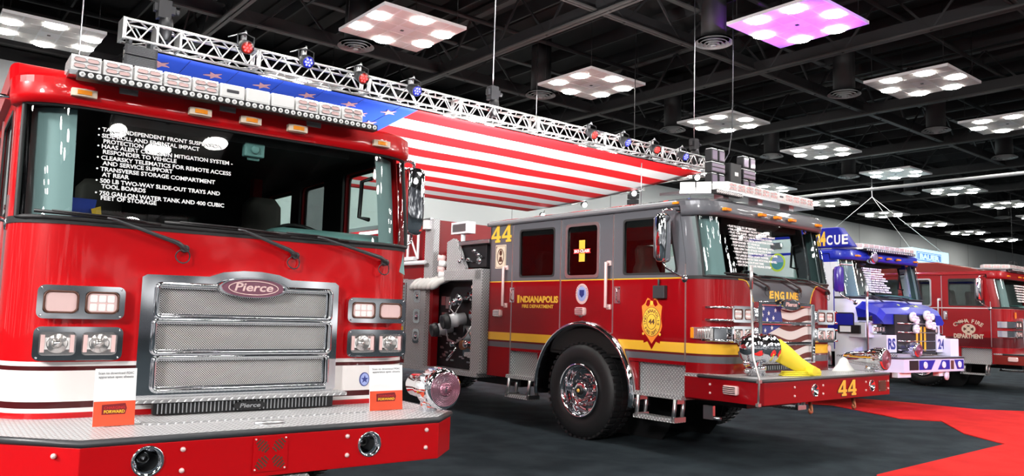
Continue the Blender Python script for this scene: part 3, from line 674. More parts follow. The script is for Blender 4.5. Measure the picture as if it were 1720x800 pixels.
# ---------------------------------------------------------------- engine 1: all red cab, nearest the photographer
t1 = empty('fire_truck', (1.7367, 4.6949, 0), -.0415)
tag(t1, 'all red fire truck with white lower stripe, wire mesh grille and two sign cards', 'fire truck')
v1 = .04
make_cab(t1, dict(vf=v1, paint='paint1', steps=True))
for (a, b, c, d, k) in ((-1.085, -.663, 1.357, 1.535, 'p'), (-1.088, -.660, 1.135, 1.315, 'h'), (.678, 1.108, 1.362, 1.527, 'd'), (.682, 1.118, 1.137, 1.317, 'h')):
    lamp_pair(t1, a, b, c, d, v1, 'head' if k == 'h' else 'led', name='headlight_housing' if k == 'h' else 'warning_light_housing')
# grille
vg = v1 - .06
pan = [(-.485, .528, 1.392, 1.545), (-.490, .530, 1.188, 1.342), (-.478, .522, .978, 1.132)]
top = [(-.56, 1.615), (-.22, 1.618), (-.14, 1.648), (-.02, 1.662), (.09, 1.662), (.20, 1.648), (.28, 1.62), (.575, 1.618)]
outer = [(.60, 1.60), (.605, .945), (.585, .925), (-.57, .925), (-.585, .945), (-.585, 1.60)] + top
g1 = MB().poly(outer, F(vg), .10, [rrect(a - .012, c - .012, b + .012, d + .012, .02) for a, b, c, d in pan]).build('grille_surround', 'chrome', t1, bevel=.012, seg=3)
fr = MB(); wm = MB(); bk = MB()
for a, b, c, d in pan:
    fr.tube([(x, vg - .012, z) for x, z in rrect(a - .018, c - .018, b + .018, d + .018, .025)], .013, 8, 0, True)
    fr.tube([(x, vg + .02, z) for x, z in rrect(a - .002, c - .002, b + .002, d + .002, .015)], .008, 6, 0, True)
    bk.box((a - .01, vg + .055, c - .01), (b + .01, vg + .06, d + .01))
    p = .0135; H = d - c; n = int((b - a + H) / p)
    for i in range(n + 1):
        x = a - H + i * p
        for s_ in (1, -1):
            x0, x1 = (x, x + H) if s_ > 0 else (x + H, x); z0, z1 = c, d
            # clip to the panel
            def cl(xa, za, xb, zb):
                if xa < a: za += (a - xa) * (zb - za) / (xb - xa); xa = a
                if xa > b: za += (b - xa) * (zb - za) / (xb - xa); xa = b
                return xa, za
            A_, B_ = cl(x0, z0, x1, z1), cl(x1, z1, x0, z0)
            if abs(A_[0] - B_[0]) < .004: continue
            q = .0019; vv = vg + .030 + (.0015 if s_ > 0 else -.0015)
            wm.add([(A_[0] - q, vv, A_[1]), (A_[0] + q, vv, A_[1]), (B_[0] + q, vv, B_[1]), (B_[0] - q, vv, B_[1]), (A_[0], vv + .003, A_[1]), (B_[0], vv + .003, B_[1])], [(0, 1, 2, 3), (0, 3, 5, 4), (1, 4, 5, 2)])
fr.build('grille_bar', 'chrome', g1); bk.build('grille_back', 'black', g1)
mat('wire', (.93, .92, .91), .4, .25); wm.build('mesh_screen', 'wire', g1)
em = MB().loft([[(x, vg - dv, z) for x, z in ell(.033, 1.560, .215 * k, .062 * k, 40)] for k, dv in ((1, -.02), (1, .03), (.96, .042), (.90, .042), (.86, .034))], 0)
em.loft([[(x, vg - dv, z) for x, z in ell(.033, 1.560, .215 * k, .062 * k, 40)] for k, dv in ((.86, .030), (.86, .035))], 1).tube([(x, vg - .038, z) for x, z in ell(.033, 1.56, .150, .041, 32)], .003, 5, 2, True)
put_text(em, 'Pierce', F(vg - .036) @ T(.033, 1.542, 0), .048, .23, 'c', .02, 2, .25)
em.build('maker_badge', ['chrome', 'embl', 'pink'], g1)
lg = MB().poly(rrect(-.50, .835, .56, .905, .01), F(-.10), .04, mi=0)
for i in range(46): lg.box((-.48 + i * .022, -.108, .843), (-.474 + i * .022, -.10, .897), 1, T(0, 0, 0))
lg.loft([[(x, -.10 - dv, z) for x, z in ell(.03, .868, .10 * k, .028 * k, 24)] for k, dv in ((1, 0), (.95, .02))], 0)
put_text(lg, 'Pierce', F(-.121) @ T(.03, .858, 0), .024, .12, 'c', .02, 1, .25)
lg.build('lower_louvre', ['black', 'steel'], t1)
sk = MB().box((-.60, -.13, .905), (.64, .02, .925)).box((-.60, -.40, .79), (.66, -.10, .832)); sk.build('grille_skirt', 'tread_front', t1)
# windshield lettering
WM = wind_mx(v1)
LN = [('• TAK-4 INDEPENDENT FRONT SUSPENSION', 217, 378, 244, 0), ('• SIDE ROLL AND FRONTAL IMPACT', 229, 340, 254, 0), ('PROTECTION', 239, 240, 246, 1), ('• HAAS ALERT COLLISION MITIGATION SYSTEM -', 249, 399, 279, 0), ('RESPONDER TO VEHICLE', 259, 299, 273, 1),
      ('• CLEARSKY TELEMATICS FOR REMOTE ACCESS', 270, 396, 298, 0), ('AND SERVICE SUPPORT', 280, 292, 293, 1), ('• TRANSVERSE STORAGE COMPARTMENT', 291, 367, 314, 0), ('AT REAR', 301, 216, 306, 1), ('• 500 LB TWO-WAY SLIDE-OUT TRAYS AND', 312, 376, 334, 0),
      ('TOOL BOARDS', 322, 246, 328, 1), ('• 750 GALLON WATER TANK AND 400 CUBIC', 335, 384, 353, 0), ('FEET OF STORAGE', 343, 266, 350, 1)]
_z = [2.435, 2.398, 2.366, 2.335, 2.303, 2.268, 2.236, 2.201, 2.169, 2.133, 2.101, 2.061, 2.034]
_e = [-.155, -.29, -.605, -.09, -.42, -.10, -.44, -.195, -.675, -.165, -.585, -.14, -.525]
tx = MB()
for (s, y, xr, yr, ind), z, e in zip(LN, _z, _e):
    u0 = -.845 if not ind else -.815
    put_text(tx, s, WM @ T(u0, (z - 1.9 - .014) / .983, 0), .024, e - u0, 'l', .022, 0, extr=.0006)
tx.build('windshield_lettering', 'letter', t1)
for px, pz, tp, en in ((-.36, 1.775, (-1.13, 1.925), (-.50, 1.905)), (.31, 1.78, (-.48, 1.922), (.27, 1.905)), (.95, 1.775, (.16, 1.915), (.67, 1.90))): wiper(t1, px, pz, tp, en, v1)
MB().loft([[(-1.02 + x, .42, 1.90 + z) for x, z in ((0, 0), (.22, 0), (.24, .16), (-.02, .16))], [(-1.02 + x, .48, 1.90 + z) for x, z in ((0, 0), (.22, 0), (.24, .16), (-.02, .16))]]).build('blue_bin', 'blue', t1)
for u in (-1.09, -.76): MB().poly([(u - .02, 1.88), (u + .02, 1.88), (u + (.05 if u < -1 else .0), 2.02), (u + (.02 if u < -1 else -.05), 2.0)], F(.40), .01).build('orange_fin', 'yellow', t1)
cm = MB().box((.02, .24, 2.42), (.15, .30, 2.51)).lathe([(0, .03), (.02, .026)], (.085, .24, 2.465), (0, -1, 0), 12).box((.05, .27, 2.40), (.13, .29, 2.62)); cm.build('dash_camera', 'dash', t1, bevel=.008)
light_bar(t1, [(-1.02, .06), (.755, .06)], 2.722, .098, .26, 11, (5, 6, 7), (-.985, .825, 44), -.02)
ro = MB().loft([[(-W + .02, 3.74, z), (W - .02, 3.74, z), (W - .02, v, z), (-W + .02, v, z)] for z, v in ((2.74, 1.35), (3.16, 1.75))], 0).build('raised_roof', 'red', t1, bevel=.05, seg=3)
bd = MB().box((-W, 4.0, .75), (W, 8.5, 3.0), 0).box((-W - .01, 4.2, .9), (-W, 8.3, 2.0), 1).box((W, 4.2, .9), (W + .01, 8.3, 2.0), 1)
bd.build('body', ['red', 'alu'], t1, bevel=.02)
for s_ in (-1, 1): make_wheel(t1, s_ * 1.24, 6.6, 'rear_wheel', False)
b1 = bumper(t1, [(-1.27, .1), (-1.27, -.44), (-.942, -.766), (.942, -.766), (1.16, -.55), (1.16, .1)], .587, .825)
cut_ports(b1, [(-.655, .712, .066), (.492, .705, .064)], -.766)
horn_port(b1, -.655, .712, -.766); horn_port(b1, .492, .705, -.766, .066)
bolts(b1, [(-.50, .755), (-.50, .655), (.356, .757), (.358, .655), (.857, .758), (.855, .657)], -.766)
MB().lathe([(0, .013), (.01, .012), (.013, 0)], (-1.03, -.685, .755), (-.7, -.72, 0), 10).build('bolt', 'pink', b1)
sg_ = MB().poly(rrect(-.160, .612, .020, .788, .012), F(-.767 - .006), .006)
for q, (cx_, cz_, s_) in enumerate(((-.112, .742, 1), (-.028, .742, -1), (-.112, .658, -1), (-.028, .658, 1))):
    for i in range(-2, 3):
        L_ = .058 - abs(i) * .013; o_ = i * .0155
        sg_.box((-L_ / 2, -.004, -.0008), (L_ / 2, .004, .0008), 1, F(-.774) @ T(cx_ + o_ * .707, cz_ + o_ * .707 * (-s_) * 1, 0) @ Matrix.Rotation(math.radians(45 * s_), 4, 'Z'))
for i in (-.148, .008):
    for j in (.624, .776): sg_.lathe([(0, .006), (.004, .004), (.004, 0)], (i, -.773, j), (0, -1, 0), 8, 2)
sg_.build('speaker_grille', ['red', 'brown', 'pink'], b1)
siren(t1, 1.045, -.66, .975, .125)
MB().poly(ell(.842, .985, .036, .046), F(v1 - .004), .004, mi=0).poly(ell(.842, .985, .030, .040), F(v1 - .006), .002, mi=1).poly(starpts(.842, .985, .028), F(v1 - .008), .002, mi=0).build('round_decal', ['navy', 'seal'], t1)
MB().tube([(-.1, -.60, .83), (.06, -.60, .83)], .012).lathe([(0, .08), (.006, .07), (.006, 0)], (-.02, -.6, .826), (0, 0, 1), 20).build('deck_badge', 'steel', b1)
tf = MB().poly(rrect(-.12, .42, .16, .575, .02), F(-.74), .02).build('tow_plate', 'tread_front', b1)

# info cards standing on the bumper deck
def card(name, u0, u1, z0, z1, label):
    a = math.radians(-5); o = empty(name, (1.7367, 4.6949, 0), -.0415)
    w_, h_ = u1 - u0, z1 - z0; mx = T((u0 + u1) / 2, -.36, z0) @ Matrix.Rotation(a, 4, 'X') @ FX
    m = MB().poly([(-w_ / 2, 0), (w_ / 2, 0), (w_ / 2, h_), (-w_ / 2, h_)], mx, .004, mi=0).poly([(-w_ / 2, 0), (w_ / 2, 0), (w_ / 2, h_ * .43), (-w_ / 2, h_ * .43)], mx @ T(0, 0, .001), .001, mi=1)
    m.poly([(-w_ * .30, h_ * .20), (w_ * .26, h_ * .20), (w_ * .30, h_ * .30), (w_ * .26, h_ * .39), (-w_ * .30, h_ * .37)], mx @ T(0, 0, .002), .001, mi=2)
    m.build('printed_panel', ['label_white', 'orange', 'label_dark'], o)
    t_ = MB(); q = mx @ T(0, 0, .0025)
    put_text(t_, 'Scan to download FDIC', q @ T(0, h_ * .90, 0), h_ * .042, w_ * .86, bold=.0, extr=.0002); put_text(t_, 'apparatus spec sheets', q @ T(0, h_ * .835, 0), h_ * .042, w_ * .84, bold=.0, extr=.0002)
    t_.build('heading_text', 'ink', o); t_ = MB()
    put_text(t_, 'CHARGING', q @ T(0, h_ * .295, 0), h_ * .045, w_ * .50, bold=.0, mi=2, extr=.0002); put_text(t_, 'FORWARD', q @ T(0, h_ * .225, 0), h_ * .05, w_ * .50, bold=.03, mi=1, extr=.0002)
    t_.build('slogan_text', ['ink', 'yellow', 'label_red'], o)
    MB().loft([[((u0 + u1) / 2 + x, -.355 + y, z0 + z) for x, y, z in ((-.05, 0, .005), (.05, 0, .005), (.05, .09, .0), (-.05, .09, .0))], [((u0 + u1) / 2 + x, -.355 + y, z0 + z) for x, y, z in ((-.03, .012, h_ * .6), (.03, .012, h_ * .6), (.03, .02, h_ * .6), (-.03, .02, h_ * .6))]]).build('easel_stand', 'label_white', o)
    return tag(o, label, 'sign card', 'download cards on the red bumper')
card('sign_card', -.835, -.642, .828, 1.115, 'white and red sign card on the red bumper deck, far from the chrome siren')
card('sign_card', .69, .918, .828, 1.105, 'white and red sign card on the red bumper deck beside the chrome siren')

# ---------------------------------------------------------------- engine 44: grey over red, centre of the picture
t2 = empty('fire_truck', (7.8558, 4.8573, 0), .0039)
tag(t2, 'grey over red fire truck with yellow stripe and gold 44 on its side and bumper', 'fire truck')
v2 = -.03
make_cab(t2, dict(vf=v2, paint='paint2', chromewin=True, pinkrail=True, flatmark=True, roofmat='grey'))
mat('gutter', (.50, .52, .55), .3, .6)
for sg in (-1, 1): MB().box((sg * (W + .02) - .028, .45, 2.668), (sg * (W + .02) + .028, 3.76, 2.715)).build('roof_gutter', 'gutter', t2, bevel=.012)
for sg in (-1, 1):
    MB().box((sg * (W + .05) - .014, .42, 2.672), (sg * (W + .05) + .014, .50, 2.70)).build('side_marker_lamp', 'amber', t2, bevel=.008)
    m = MB().poly(vm(rrect(.265, .685, .305, .80, .006)) if sg < 0 else rrect(.265, .685, .305, .80, .006), P(-W - .004) if sg < 0 else D(W + .004), .03); m.build('side_marker_lamp', 'amber', t2)
pan = [(-.72, 1.868), (-.64, 1.80), (-.585, 1.69), (-.575, 1.60), (.575, 1.60), (.585, 1.69), (.64, 1.80), (.72, 1.868)]
fp = MB().poly(pan, F(v2 - .002), .003, mi=0)
for sg in (-1, 1): fp.tube([(sg * u, v2 - .003, z) for u, z in ((.85, 1.878), (.76, 1.875), (.70, 1.862), (.64, 1.80), (.60, 1.73), (.578, 1.65))], .006, 5, 1)
fp.build('front_panel', ['grey', 'yellow'], t2)
mat('goldflat', (.95, .55, .06), .45)
tx = MB()
for i, ch in enumerate('ENGINE'):
    u = -.235 + i * .105 - (.012 if i > 4 else 0) + (.0 if i < 4 else -.012); put_text(tx, ch, F(v2 - .004) @ T(u + .01, 1.700, 0) @ Matrix.Rotation(-.03 * (i - 2.5), 4, 'Z'), .075, .085 if ch != 'I' else .04, 'c', .05)
tx.build('front_lettering', 'goldflat', t2)
# lamps
for sg in (-1, 1):
    a, b = sorted((sg * .63, sg * 1.03))
    for z0, z1, k in ((1.425, 1.595, 'ledgrid'), (1.215, 1.385, 'head')):
        hs = lamp_pair(t2, a, b, z0, z1, v2, k, .06, name='warning_light_housing' if k != 'head' else 'headlight_housing')
        e0, e1 = sorted((sg * 1.03, sg * 1.17)); rb = MB().loft([[(x, v, z) for x, v in ((sg * 1.025, v2 - .05), (sg * 1.10, v2 - .04), (sg * 1.175, v2 + .06), (sg * 1.20, v2 + .2), (sg * 1.0, v2 + .2))] for z in (z0 + .01, z1 - .01)], 1 if k == 'ledgrid' else 0)
        rb.build('corner_trim', ['chrome', 'dred'], hs, bevel=.004); e0, e1 = sorted((sg * .56, sg * .63)); rb = MB(); rb.box((e0, v2 - .05, z0 + .01), (e1, v2 + .1, z1 - .01), 0)
        for i in range(3): rb.cyl((sg * (.575 + .02 * i), v2 - .052, z0 + .015), (sg * (.575 + .02 * i), v2 - .052, z1 - .015), .008, seg=8)
        rb.build('ribbed_trim', 'chrome', hs, bevel=.004); rb = MB()
        for z in (z0 + .02, z1 - .02): rb.tube([(sg * 1.03, v2 - .055, z), (sg * 1.11, v2 - .045, z), (sg * 1.185, v2 + .06, z), (sg * 1.205, v2 + .15, z)], .013, 8)
        rb.build('trim_bar', ['chrome', 'dred'], hs, bevel=.004)
    ts = MB().loft([[(sg * x, v, z) for x, v in ((1.19, .03), (1.235, .10), (1.245, .24), (1.235, .27), (1.20, .27))] for z in (1.245, 1.365)], 0)
    for i in range(6): ts.tube([(sg * (1.215 + .02 * min(i / 2, 1)), .06 + .025 * i, 1.26), (sg * (1.217 + .02 * min(i / 2, 1)), .06 + .025 * i, 1.35)], .009, 6)
    ts.box((min(sg * 1.236, sg * 1.252), .235, 1.25), (max(sg * 1.236, sg * 1.252), .275, 1.36), 1)
    ts.build('turn_signal', ['reflector', 'amber'], t2, bevel=.004)
# grille with painted flag
vg = v2 - .05
bars = [(1.612, 1.66), (1.405, 1.445), (1.185, 1.225), (.985, 1.025)]
gs = MB()
for s_ in (-1, 1): gs.box((s_ * .535 - .035, vg - .02, .985), (s_ * .535 + .035, v2 + .03, 1.655))
for z0, z1 in bars: gs.box((-.56, vg - .01, z0), (.56, v2 + .03, z1))
gs.poly([(-.40, 1.65), (-.22, 1.66), (-.12, 1.70), (.12, 1.70), (.22, 1.66), (.40, 1.65)], F(vg), .06)
g2 = gs.build('grille_surround', 'chrome', t2, bevel=.012, seg=3)
MB().box((-.52, v2 - .004, .99), (.52, v2 + .01, 1.65)).build('grille_back', 'black', g2)
fw = MB(); gv = vg + .02
for k, (z1, z0) in enumerate(((1.612, 1.445), (1.405, 1.225), (1.185, 1.025))):
    fw.poly([(-.50, z0), (.50, z0), (.50, z1), (-.50, z1)], F(gv), .004, mi=1)
    N_ = 24
    def wave(base, amp=.032, ph=0): return [(-.50 + i / N_, min(max(base + amp * math.sin(2 * PI * (i / N_ * 1.25) + ph), z0), z1)) for i in range(N_ + 1)]
    for base in (z0 + (z1 - z0) * .98, z0 + (z1 - z0) * .12):
        up, dn = wave(base + .030), wave(base - .030); mm = [(x, z, 0) for x, z in dn] + [(x, z, 0) for x, z in up]
        fw.add([F(gv - .003) @ Vector(p) for p in mm], [(i, i + 1, N_ + 2 + i, N_ + 1 + i) for i in range(N_)], 0)
    if k < 2:
        if k == 0: fw.poly([(-.50, z0), (-.06, z0), (-.10, z1), (-.50, z1)], F(gv - .004), .002, mi=2)
        else: fw.poly([(-.50, z0 + .03), (-.30, z0 + .10), (-.06, z1), (-.50, z1)], F(gv - .004), .002, mi=2)
        for x, z in ([(-.43, z1 - .03), (-.33, z1 - .08), (-.20, z1 - .045), (-.45, z1 - .10), (-.24, z1 - .13), (-.36, z1 - .15)] if k == 0 else [(-.40, z1 - .06), (-.27, z1 - .03)]):
            fw.poly(starpts(x, z, .028), F(gv - .006), .002, mi=3)
mat('gred', (.14, .018, .012), .5, .3); mat('gwhite', (.72, .68, .66), .5, .2)
fw.build('grille_panel', ['gred', 'gwhite', 'navy', 'label_white'], g2)
em = MB().loft([[(x, vg - dv, z) for x, z in ell(.02, 1.635, .20 * k, .066 * k, 36)] for k, dv in ((1, -.01), (1, .04), (.94, .055), (.84, .055), (.78, .045))], 0)
put_text(em, 'Pierce', F(vg - .048) @ T(.02, 1.616, 0), .045, .22, 'c', .02, 1, .25); em.build('maker_badge', ['chrome', 'pink'], g2)
for i in range(14): pass
lv_ = MB().box((-.50, v2 - .03, .915), (.56, v2 + .02, .975), 0)
for i in range(24): lv_.box((-.48 + i * .043, v2 - .036, .925), (-.465 + i * .043, v2 - .03, .965), 1)
lv_.build('lower_louvre', ['black', 'steel'], t2)
# windshield text and wipers
WM = wind_mx(v2)
L2 = ['• FLAT FLOOR SIX UP SEATING', '• TAK-4 INDEPENDENT FRONT SUSPENSION', '• FLAT CAB ROOF - REDUCED OVERALL HEIGHT', '• CREW PROTECT CAB FILTRATION SYSTEM', '• HAAS ALERT COLLISION MITIGATION SYSTEM -', 'RESPONDER TO VEHICLE', '• TOP MOUNT CONTROL PUMP PANEL WITH', '1500 GPM TWO STAGE WATER PUMP',
      '• HEIGHT MAST RAM FOR FAST DEPLOY SCENE', 'TO LARGE AREA LIGHT TOWER', '• 500 GALLON WATER TANK WITH DUAL HOSE REEL', 'AND 30 GALLON FOAM TANK', '• EXTRA WIDE REAR STEP']
tx = MB(); WD = [.53, .78, .88, .80, .84, .50, .79, .70, .84, .62, .80, .50, .66]
for i, (s, wd) in enumerate(zip(L2, WD)):
    z = 2.452 - i * .0345; u0 = -.90 + i * .004 + (.0 if s[0] == '•' else .03)
    put_text(tx, s, WM @ T(u0, (z - 1.9 - .014) / .983, 0), .023, wd, 'l', .025, extr=.0006)
tx.build('windshield_lettering', 'letter', t2)
for px, pz, tp, en in ((-.33, 1.80, (-1.10, 1.93), (-.45, 1.915)), (.32, 1.80, (-.48, 1.93), (.27, 1.915)), (.95, 1.80, (.16, 1.925), (.72, 1.91))): wiper(t2, px, pz, tp, en, v2)
MB().box((.10, .24, 2.42), (.22, .30, 2.50)).box((.12, .26, 2.42), (.20, .29, 2.62)).build('dash_camera', 'black', t2, bevel=.008)
# side graphics
sd = P(-W - .006)
gph = MB()
slab44(gph, sd @ T(-3.735, 2.425, 0), .45, .225, 0)
for k in (0, 1): pass
gph.build('unit_number', 'goldflat', t2)
cd = MB().poly(rrect(-3.625, 2.065, -3.395, 2.39, .004), sd, .003, mi=0)
q = sd @ T(-3.51, 2.227, .001)
cd.tube([q @ Vector((x, y, 0)) for x, y in ell(0, 0, .068, .105, 24)], .007, 5, 1, True).poly(ell(0, .05, .032, .038, 16), q, .002, mi=1).poly([(-.045, -.07), (.045, -.07), (.02, .0), (-.02, 0)], q, .002, mi=1)
cd.tube([q @ Vector((x, y, 0)) for x, y in rrect(-.10, -.145, .10, .145, .01)], .003, 4, 1, True); put_text(cd, 'F', q @ T(-.085, .115, 0), .025, mi=1)
cd.build('card_decal', ['cream', 'brown'], t2)
tx = MB()
put_text(tx, 'I', sd @ T(-3.105, 1.600, 0), .095, .045, 'c', .045); put_text(tx, 'NDIANAPOLIS', sd @ T(-3.065, 1.605, 0), .078, .735, 'l', .045); put_text(tx, 'FIRE DEPARTMENT', sd @ T(-2.72, 1.532, 0), .043, .61, 'c', .03)
tx.build('side_lettering', 'goldflat', t2)
se = MB().poly(ell(-1.91, 1.712, .108, .125, 36), sd, .003, mi=0).poly(ell(-1.91, 1.712, .075, .09, 30), sd @ T(0, 0, .001), .002, mi=1).poly([(-1.95, 1.76), (-1.87, 1.76), (-1.87, 1.70), (-1.91, 1.665), (-1.95, 1.70)], sd @ T(0, 0, .002), .002, mi=2)
arc_text(se, 'INTERNATIONAL', sd @ T(-1.91, 1.712, .001), .098, 190, -10, .016, 2); se.build('seal_decal', ['pink', 'seal', 'navy'], t2)
# gold shield
bx = -.812; bz = 1.0
bd = MB()
half = [(0, 1.655), (.035, 1.69), (.07, 1.69), (.115, 1.62), (.18, 1.585), (.165, 1.53), (.165, 1.46), (.17, 1.41), (.15, 1.36), (.165, 1.30), (.12, 1.245), (.115, 1.17), (.06, 1.19), (0, 1.105)]
pg = [(bx + x, z) for x, z in half] + [(bx - x, z) for x, z in reversed(half[1:-1])]
bd.poly(pg, sd, .003, mi=0)
half2 = [(0, 1.60), (.03, 1.655), (.062, 1.665), (.10, 1.605), (.145, 1.575), (.135, 1.51), (.13, 1.44), (.145, 1.36), (.13, 1.31), (.10, 1.275), (.06, 1.235), (0, 1.165)]
pg = [(bx + x, z) for x, z in half2] + [(bx - x, z) for x, z in reversed(half2[1:-1])]
bd.poly(pg, sd @ T(0, 0, .002), .002, mi=1)
bd.poly(ell(bx, 1.405, .128, .160, 36), sd @ T(0, 0, .004), .002, mi=2)
q = sd @ T(bx, 1.405, .004)
bd.tube([q @ Vector((x, y, 0)) for x, y in ell(0, 0, .126, .158, 36)], .003, 4, 3, True).tube([q @ Vector((x, y, .002)) for x, y in ell(0, 0, .066, .083, 30)], .003, 4, 3, True)
arc_text(bd, 'INDIANAPOLIS', q @ Matrix.Diagonal((.80, 1, 1, 1)), .121, 192, -12, .038, 3); arc_text(bd, 'FIRE DEPT.', q @ Matrix.Diagonal((.80, 1, 1, 1)), .125, 216, 324, .036, 3, True)
put_text(bd, '44', q @ T(0, -.026, 0), .055, .085, 'c', .03, 3)
for s_ in (-1, 1): bd.poly(starpts(s_ * .098, -.01, .012), q, .002, mi=3).poly([(s_ * .015, .205), (s_ * .03, .245), (s_ * .065, .235), (s_ * .085, .185), (s_ * .05, .165)], q @ T(0, 0, .001), .002, mi=0).ball(q @ Vector((s_ * .118, -.135, 0)), .016, 2, (.2, 1, 1), 10)
bd.poly(ell(0, .205, .022, .026, 14), q @ T(0, 0, .002), .002, mi=2)
bd.build('shield_decal', ['dred', 'eorange', 'goldflat', 'brown'], t2)
q = P(-W - .0) @ T(-1.925, 2.24, .002)
iso = MB(); put_text(iso, '1', q @ T(0, -.115, 0), .23, .10, 'c', .06, 0); iso.poly([(-.15, -.035), (.15, -.035), (.135, -.005), (.15, .022), (-.15, .022), (-.135, -.005)], q @ T(0, 0, .002), .002, mi=1); put_text(iso, 'ISO CLASS', q @ T(0, -.022, .003), .034, .26, 'c', .04, 2)
iso.box((-.05, -.135, 0), (.05, -.11, .004), 0, q); iso.build('window_decal', ['goldflat', 'label_red', 'letter'], t2)
for v, z in ((3.53, 1.45), (1.92, 1.50)):
    m = MB().loft([[(-W - d, v + x * k, z + y * k) for x, y in rrect(-.085, -.05, .085, .05, .03)] for d, k in ((0, 1), (.03, 1), (.045, .85))], 0)
    for i in range(4): m.box((-W - .05, v - .065, z - .038 + i * .022), (-W - .043, v + .065, z - .026 + i * .022), 1)
    m.build('side_marker_lamp', ['pink', 'chrome'], t2)
MB().lathe([(0, .035), (.02, .03), (.03, 0)], (-W, 1.92, 1.13 + .33), (-1, 0, 0), 12).build('cap', 'steel', t2)
# mirror camera box below the front window
MB().box((-W - .06, .60, 1.66), (-W - .005, .76, 1.80)).cyl((-W - .03, .70, 1.80), (-W - .03, .70, 1.87), .012).build('mirror_camera', 'trim', t2, bevel=.006)
# roof equipment
light_bar(t2, [(-1.16, .50), (-.86, .08), (.88, .08)], 2.83, .105, .28, 14, (9,), (-1.10, -.62, 14), .06)
# ---- light tower stands on the cab roof
TWX, TWV, TZ = .36, .90, 3.30
tb = MB().lathe([(0, .11), (.03, .11), (.06, .05), (.22, .035)], (TWX, TWV, 2.755), (0, 0, 1), 14).box((TWX - .11, TWV - .08, TZ - .16), (TWX + .11, TWV + .08, TZ + .10), 0).box((TWX - .035, TWV - .09, TZ - .06), (TWX + .035, TWV - .08, TZ - .01), 1)
tb.cyl((TWX - .42, TWV, TZ - .02), (TWX + .42, TWV, TZ - .02), .025)
tb = tb.build('light_tower', ['bodyblk', 'ledglass'], t2, bevel=.008)
for s_ in (-1, 1):
    m = MB(); cx_ = TWX + s_ * .33
    for (x0, x1, z0, z1) in ((-.135, -.01, .085, .23), (.01, .135, .085, .23), (-.14, .14, -.055, .065), (-.135, -.01, -.215, -.075), (.01, .135, -.215, -.075)):
        xo = cx_ + s_ * 0; m.box((xo + x0, TWV - .05, TZ + z0), (xo + x1, TWV + .05, TZ + z1), 0)
        if x1 - x0 > .2:
            for k in (0, 1): m.box((xo + x0 + .012, TWV - .056, TZ + z0 + .012 + k * .054), (xo + x1 - .012, TWV - .05, TZ + z0 + .054 + k * .054), 1)
        else: m.box((xo + x0 + .014, TWV - .056, TZ + z0 + .014), (xo + x1 - .014, TWV - .05, TZ + z1 - .014), 1)
        m.box((xo + x0 + .01, TWV - .045, TZ + z1), (xo + x1 - .01, TWV + .045, TZ + z1 + .012), 2)
    m.build('floodlight_head', ['bodyblk', 'tower', 'steel'], tb, bevel=.004)
MB().cyl((-.93, 1.25, 2.75), (-.93, 1.25, 3.28), .006).lathe([(0, .03), (.04, .012)], (-.93, 1.25, 2.75), (0, 0, 1)).build('antenna', 'steel', t2)
MB().lathe([(0, .07), (.03, .06), (.04, 0)], (-.85, 2.55, 2.75), (0, 0, 1), 14).build('roof_puck', 'black', t2)
# bumper
b2 = bumper(t2, [(-1.31, .12), (-1.31, -.56), (-1.27, -.605), (1.29, -.605), (1.33, -.56), (1.33, .12)], .645, .89, face='dred')
cut_ports(b2, [(-.35, .755, .062), (.865, .76, .062)], -.605)
horn_port(b2, -.35, .755, -.605, .063); horn_port(b2, .865, .76, -.605, .063)
bolts(b2, [(-.74, .80), (-.74, .715), (-.195, .80), (-.195, .715), (.72, .805), (.72, .715), (1.25, .80), (1.25, .715)], -.605)
for z in (.80, .715):
    MB().lathe([(0, .013), (.01, .012), (.013, 0)], (-1.31, -.02, z), (-1, 0, 0), 10).build('bolt', 'pink', b2)
m = MB(); slab44(m, F(-.611) @ T(.10, .675, 0), .40, .165, 1, .002); slab44(m, F(-.609) @ T(.085, .665, 0), .40, .165, 0, .001); m.build('unit_number', ['brown', 'goldflat'], b2)
m = MB().poly(rrect(1.02, .69, 1.20, .81, .006), F(-.610), .006, mi=0)
for i in range(6): m.box((1.04, -.615, .70 + i * .018), (1.18, -.610, .708 + i * .018), 0)
for i in (1.03, 1.19):
    for j in (.70, .80): m.lathe([(0, .007), (.004, 0)], (i, -.612, j), (0, -1, 0), 8, 1)
m.build('vent_plate', ['brown', 'pink'], b2)
m = MB().loft([[(-1.31 - d, v * k - .27, .765 + z * k) for v, z in rrect(-.085, -.045, .085, .045, .02)] for d, k in ((0, 1), (.025, 1), (.04, .85))], 0)
for i in range(4): m.box((-1.356, -.34, .735 + i * .018), (-1.345, -.20, .744 + i * .018), 1)
m.build('side_warning_light', ['pink', 'chrome'], b2)
for u in (-.35, .55):
    MB().tube([(u + .08, -.50, .62), (u + .07, -.52, .56), (u + .04, -.54, .53), (u, -.55, .525), (u - .04, -.56, .54), (u - .05, -.565, .57)], [.02, .02, .019, .018, .014, .006], 8).build('tow_hook', 'copper', b2)
for u in (-1.32,):
    MB().tube([(u - .02, -.585, .62), (u - .02, -.60, .90), (u + .0, -.52, 1.10), (u + .0, -.50, 1.75)], .011, 8).cyl((u, -.50, 1.75), (u, -.50, 1.98), .017).box((u - .04, -.60, .64), (u + .01, -.57, .67)).box((u - .04, -.61, .86), (u + .01, -.58, .89)).build('marker_pole', 'seam_metal', b2)
siren(t2, 1.20, -.62, 1.045, .128, .5)
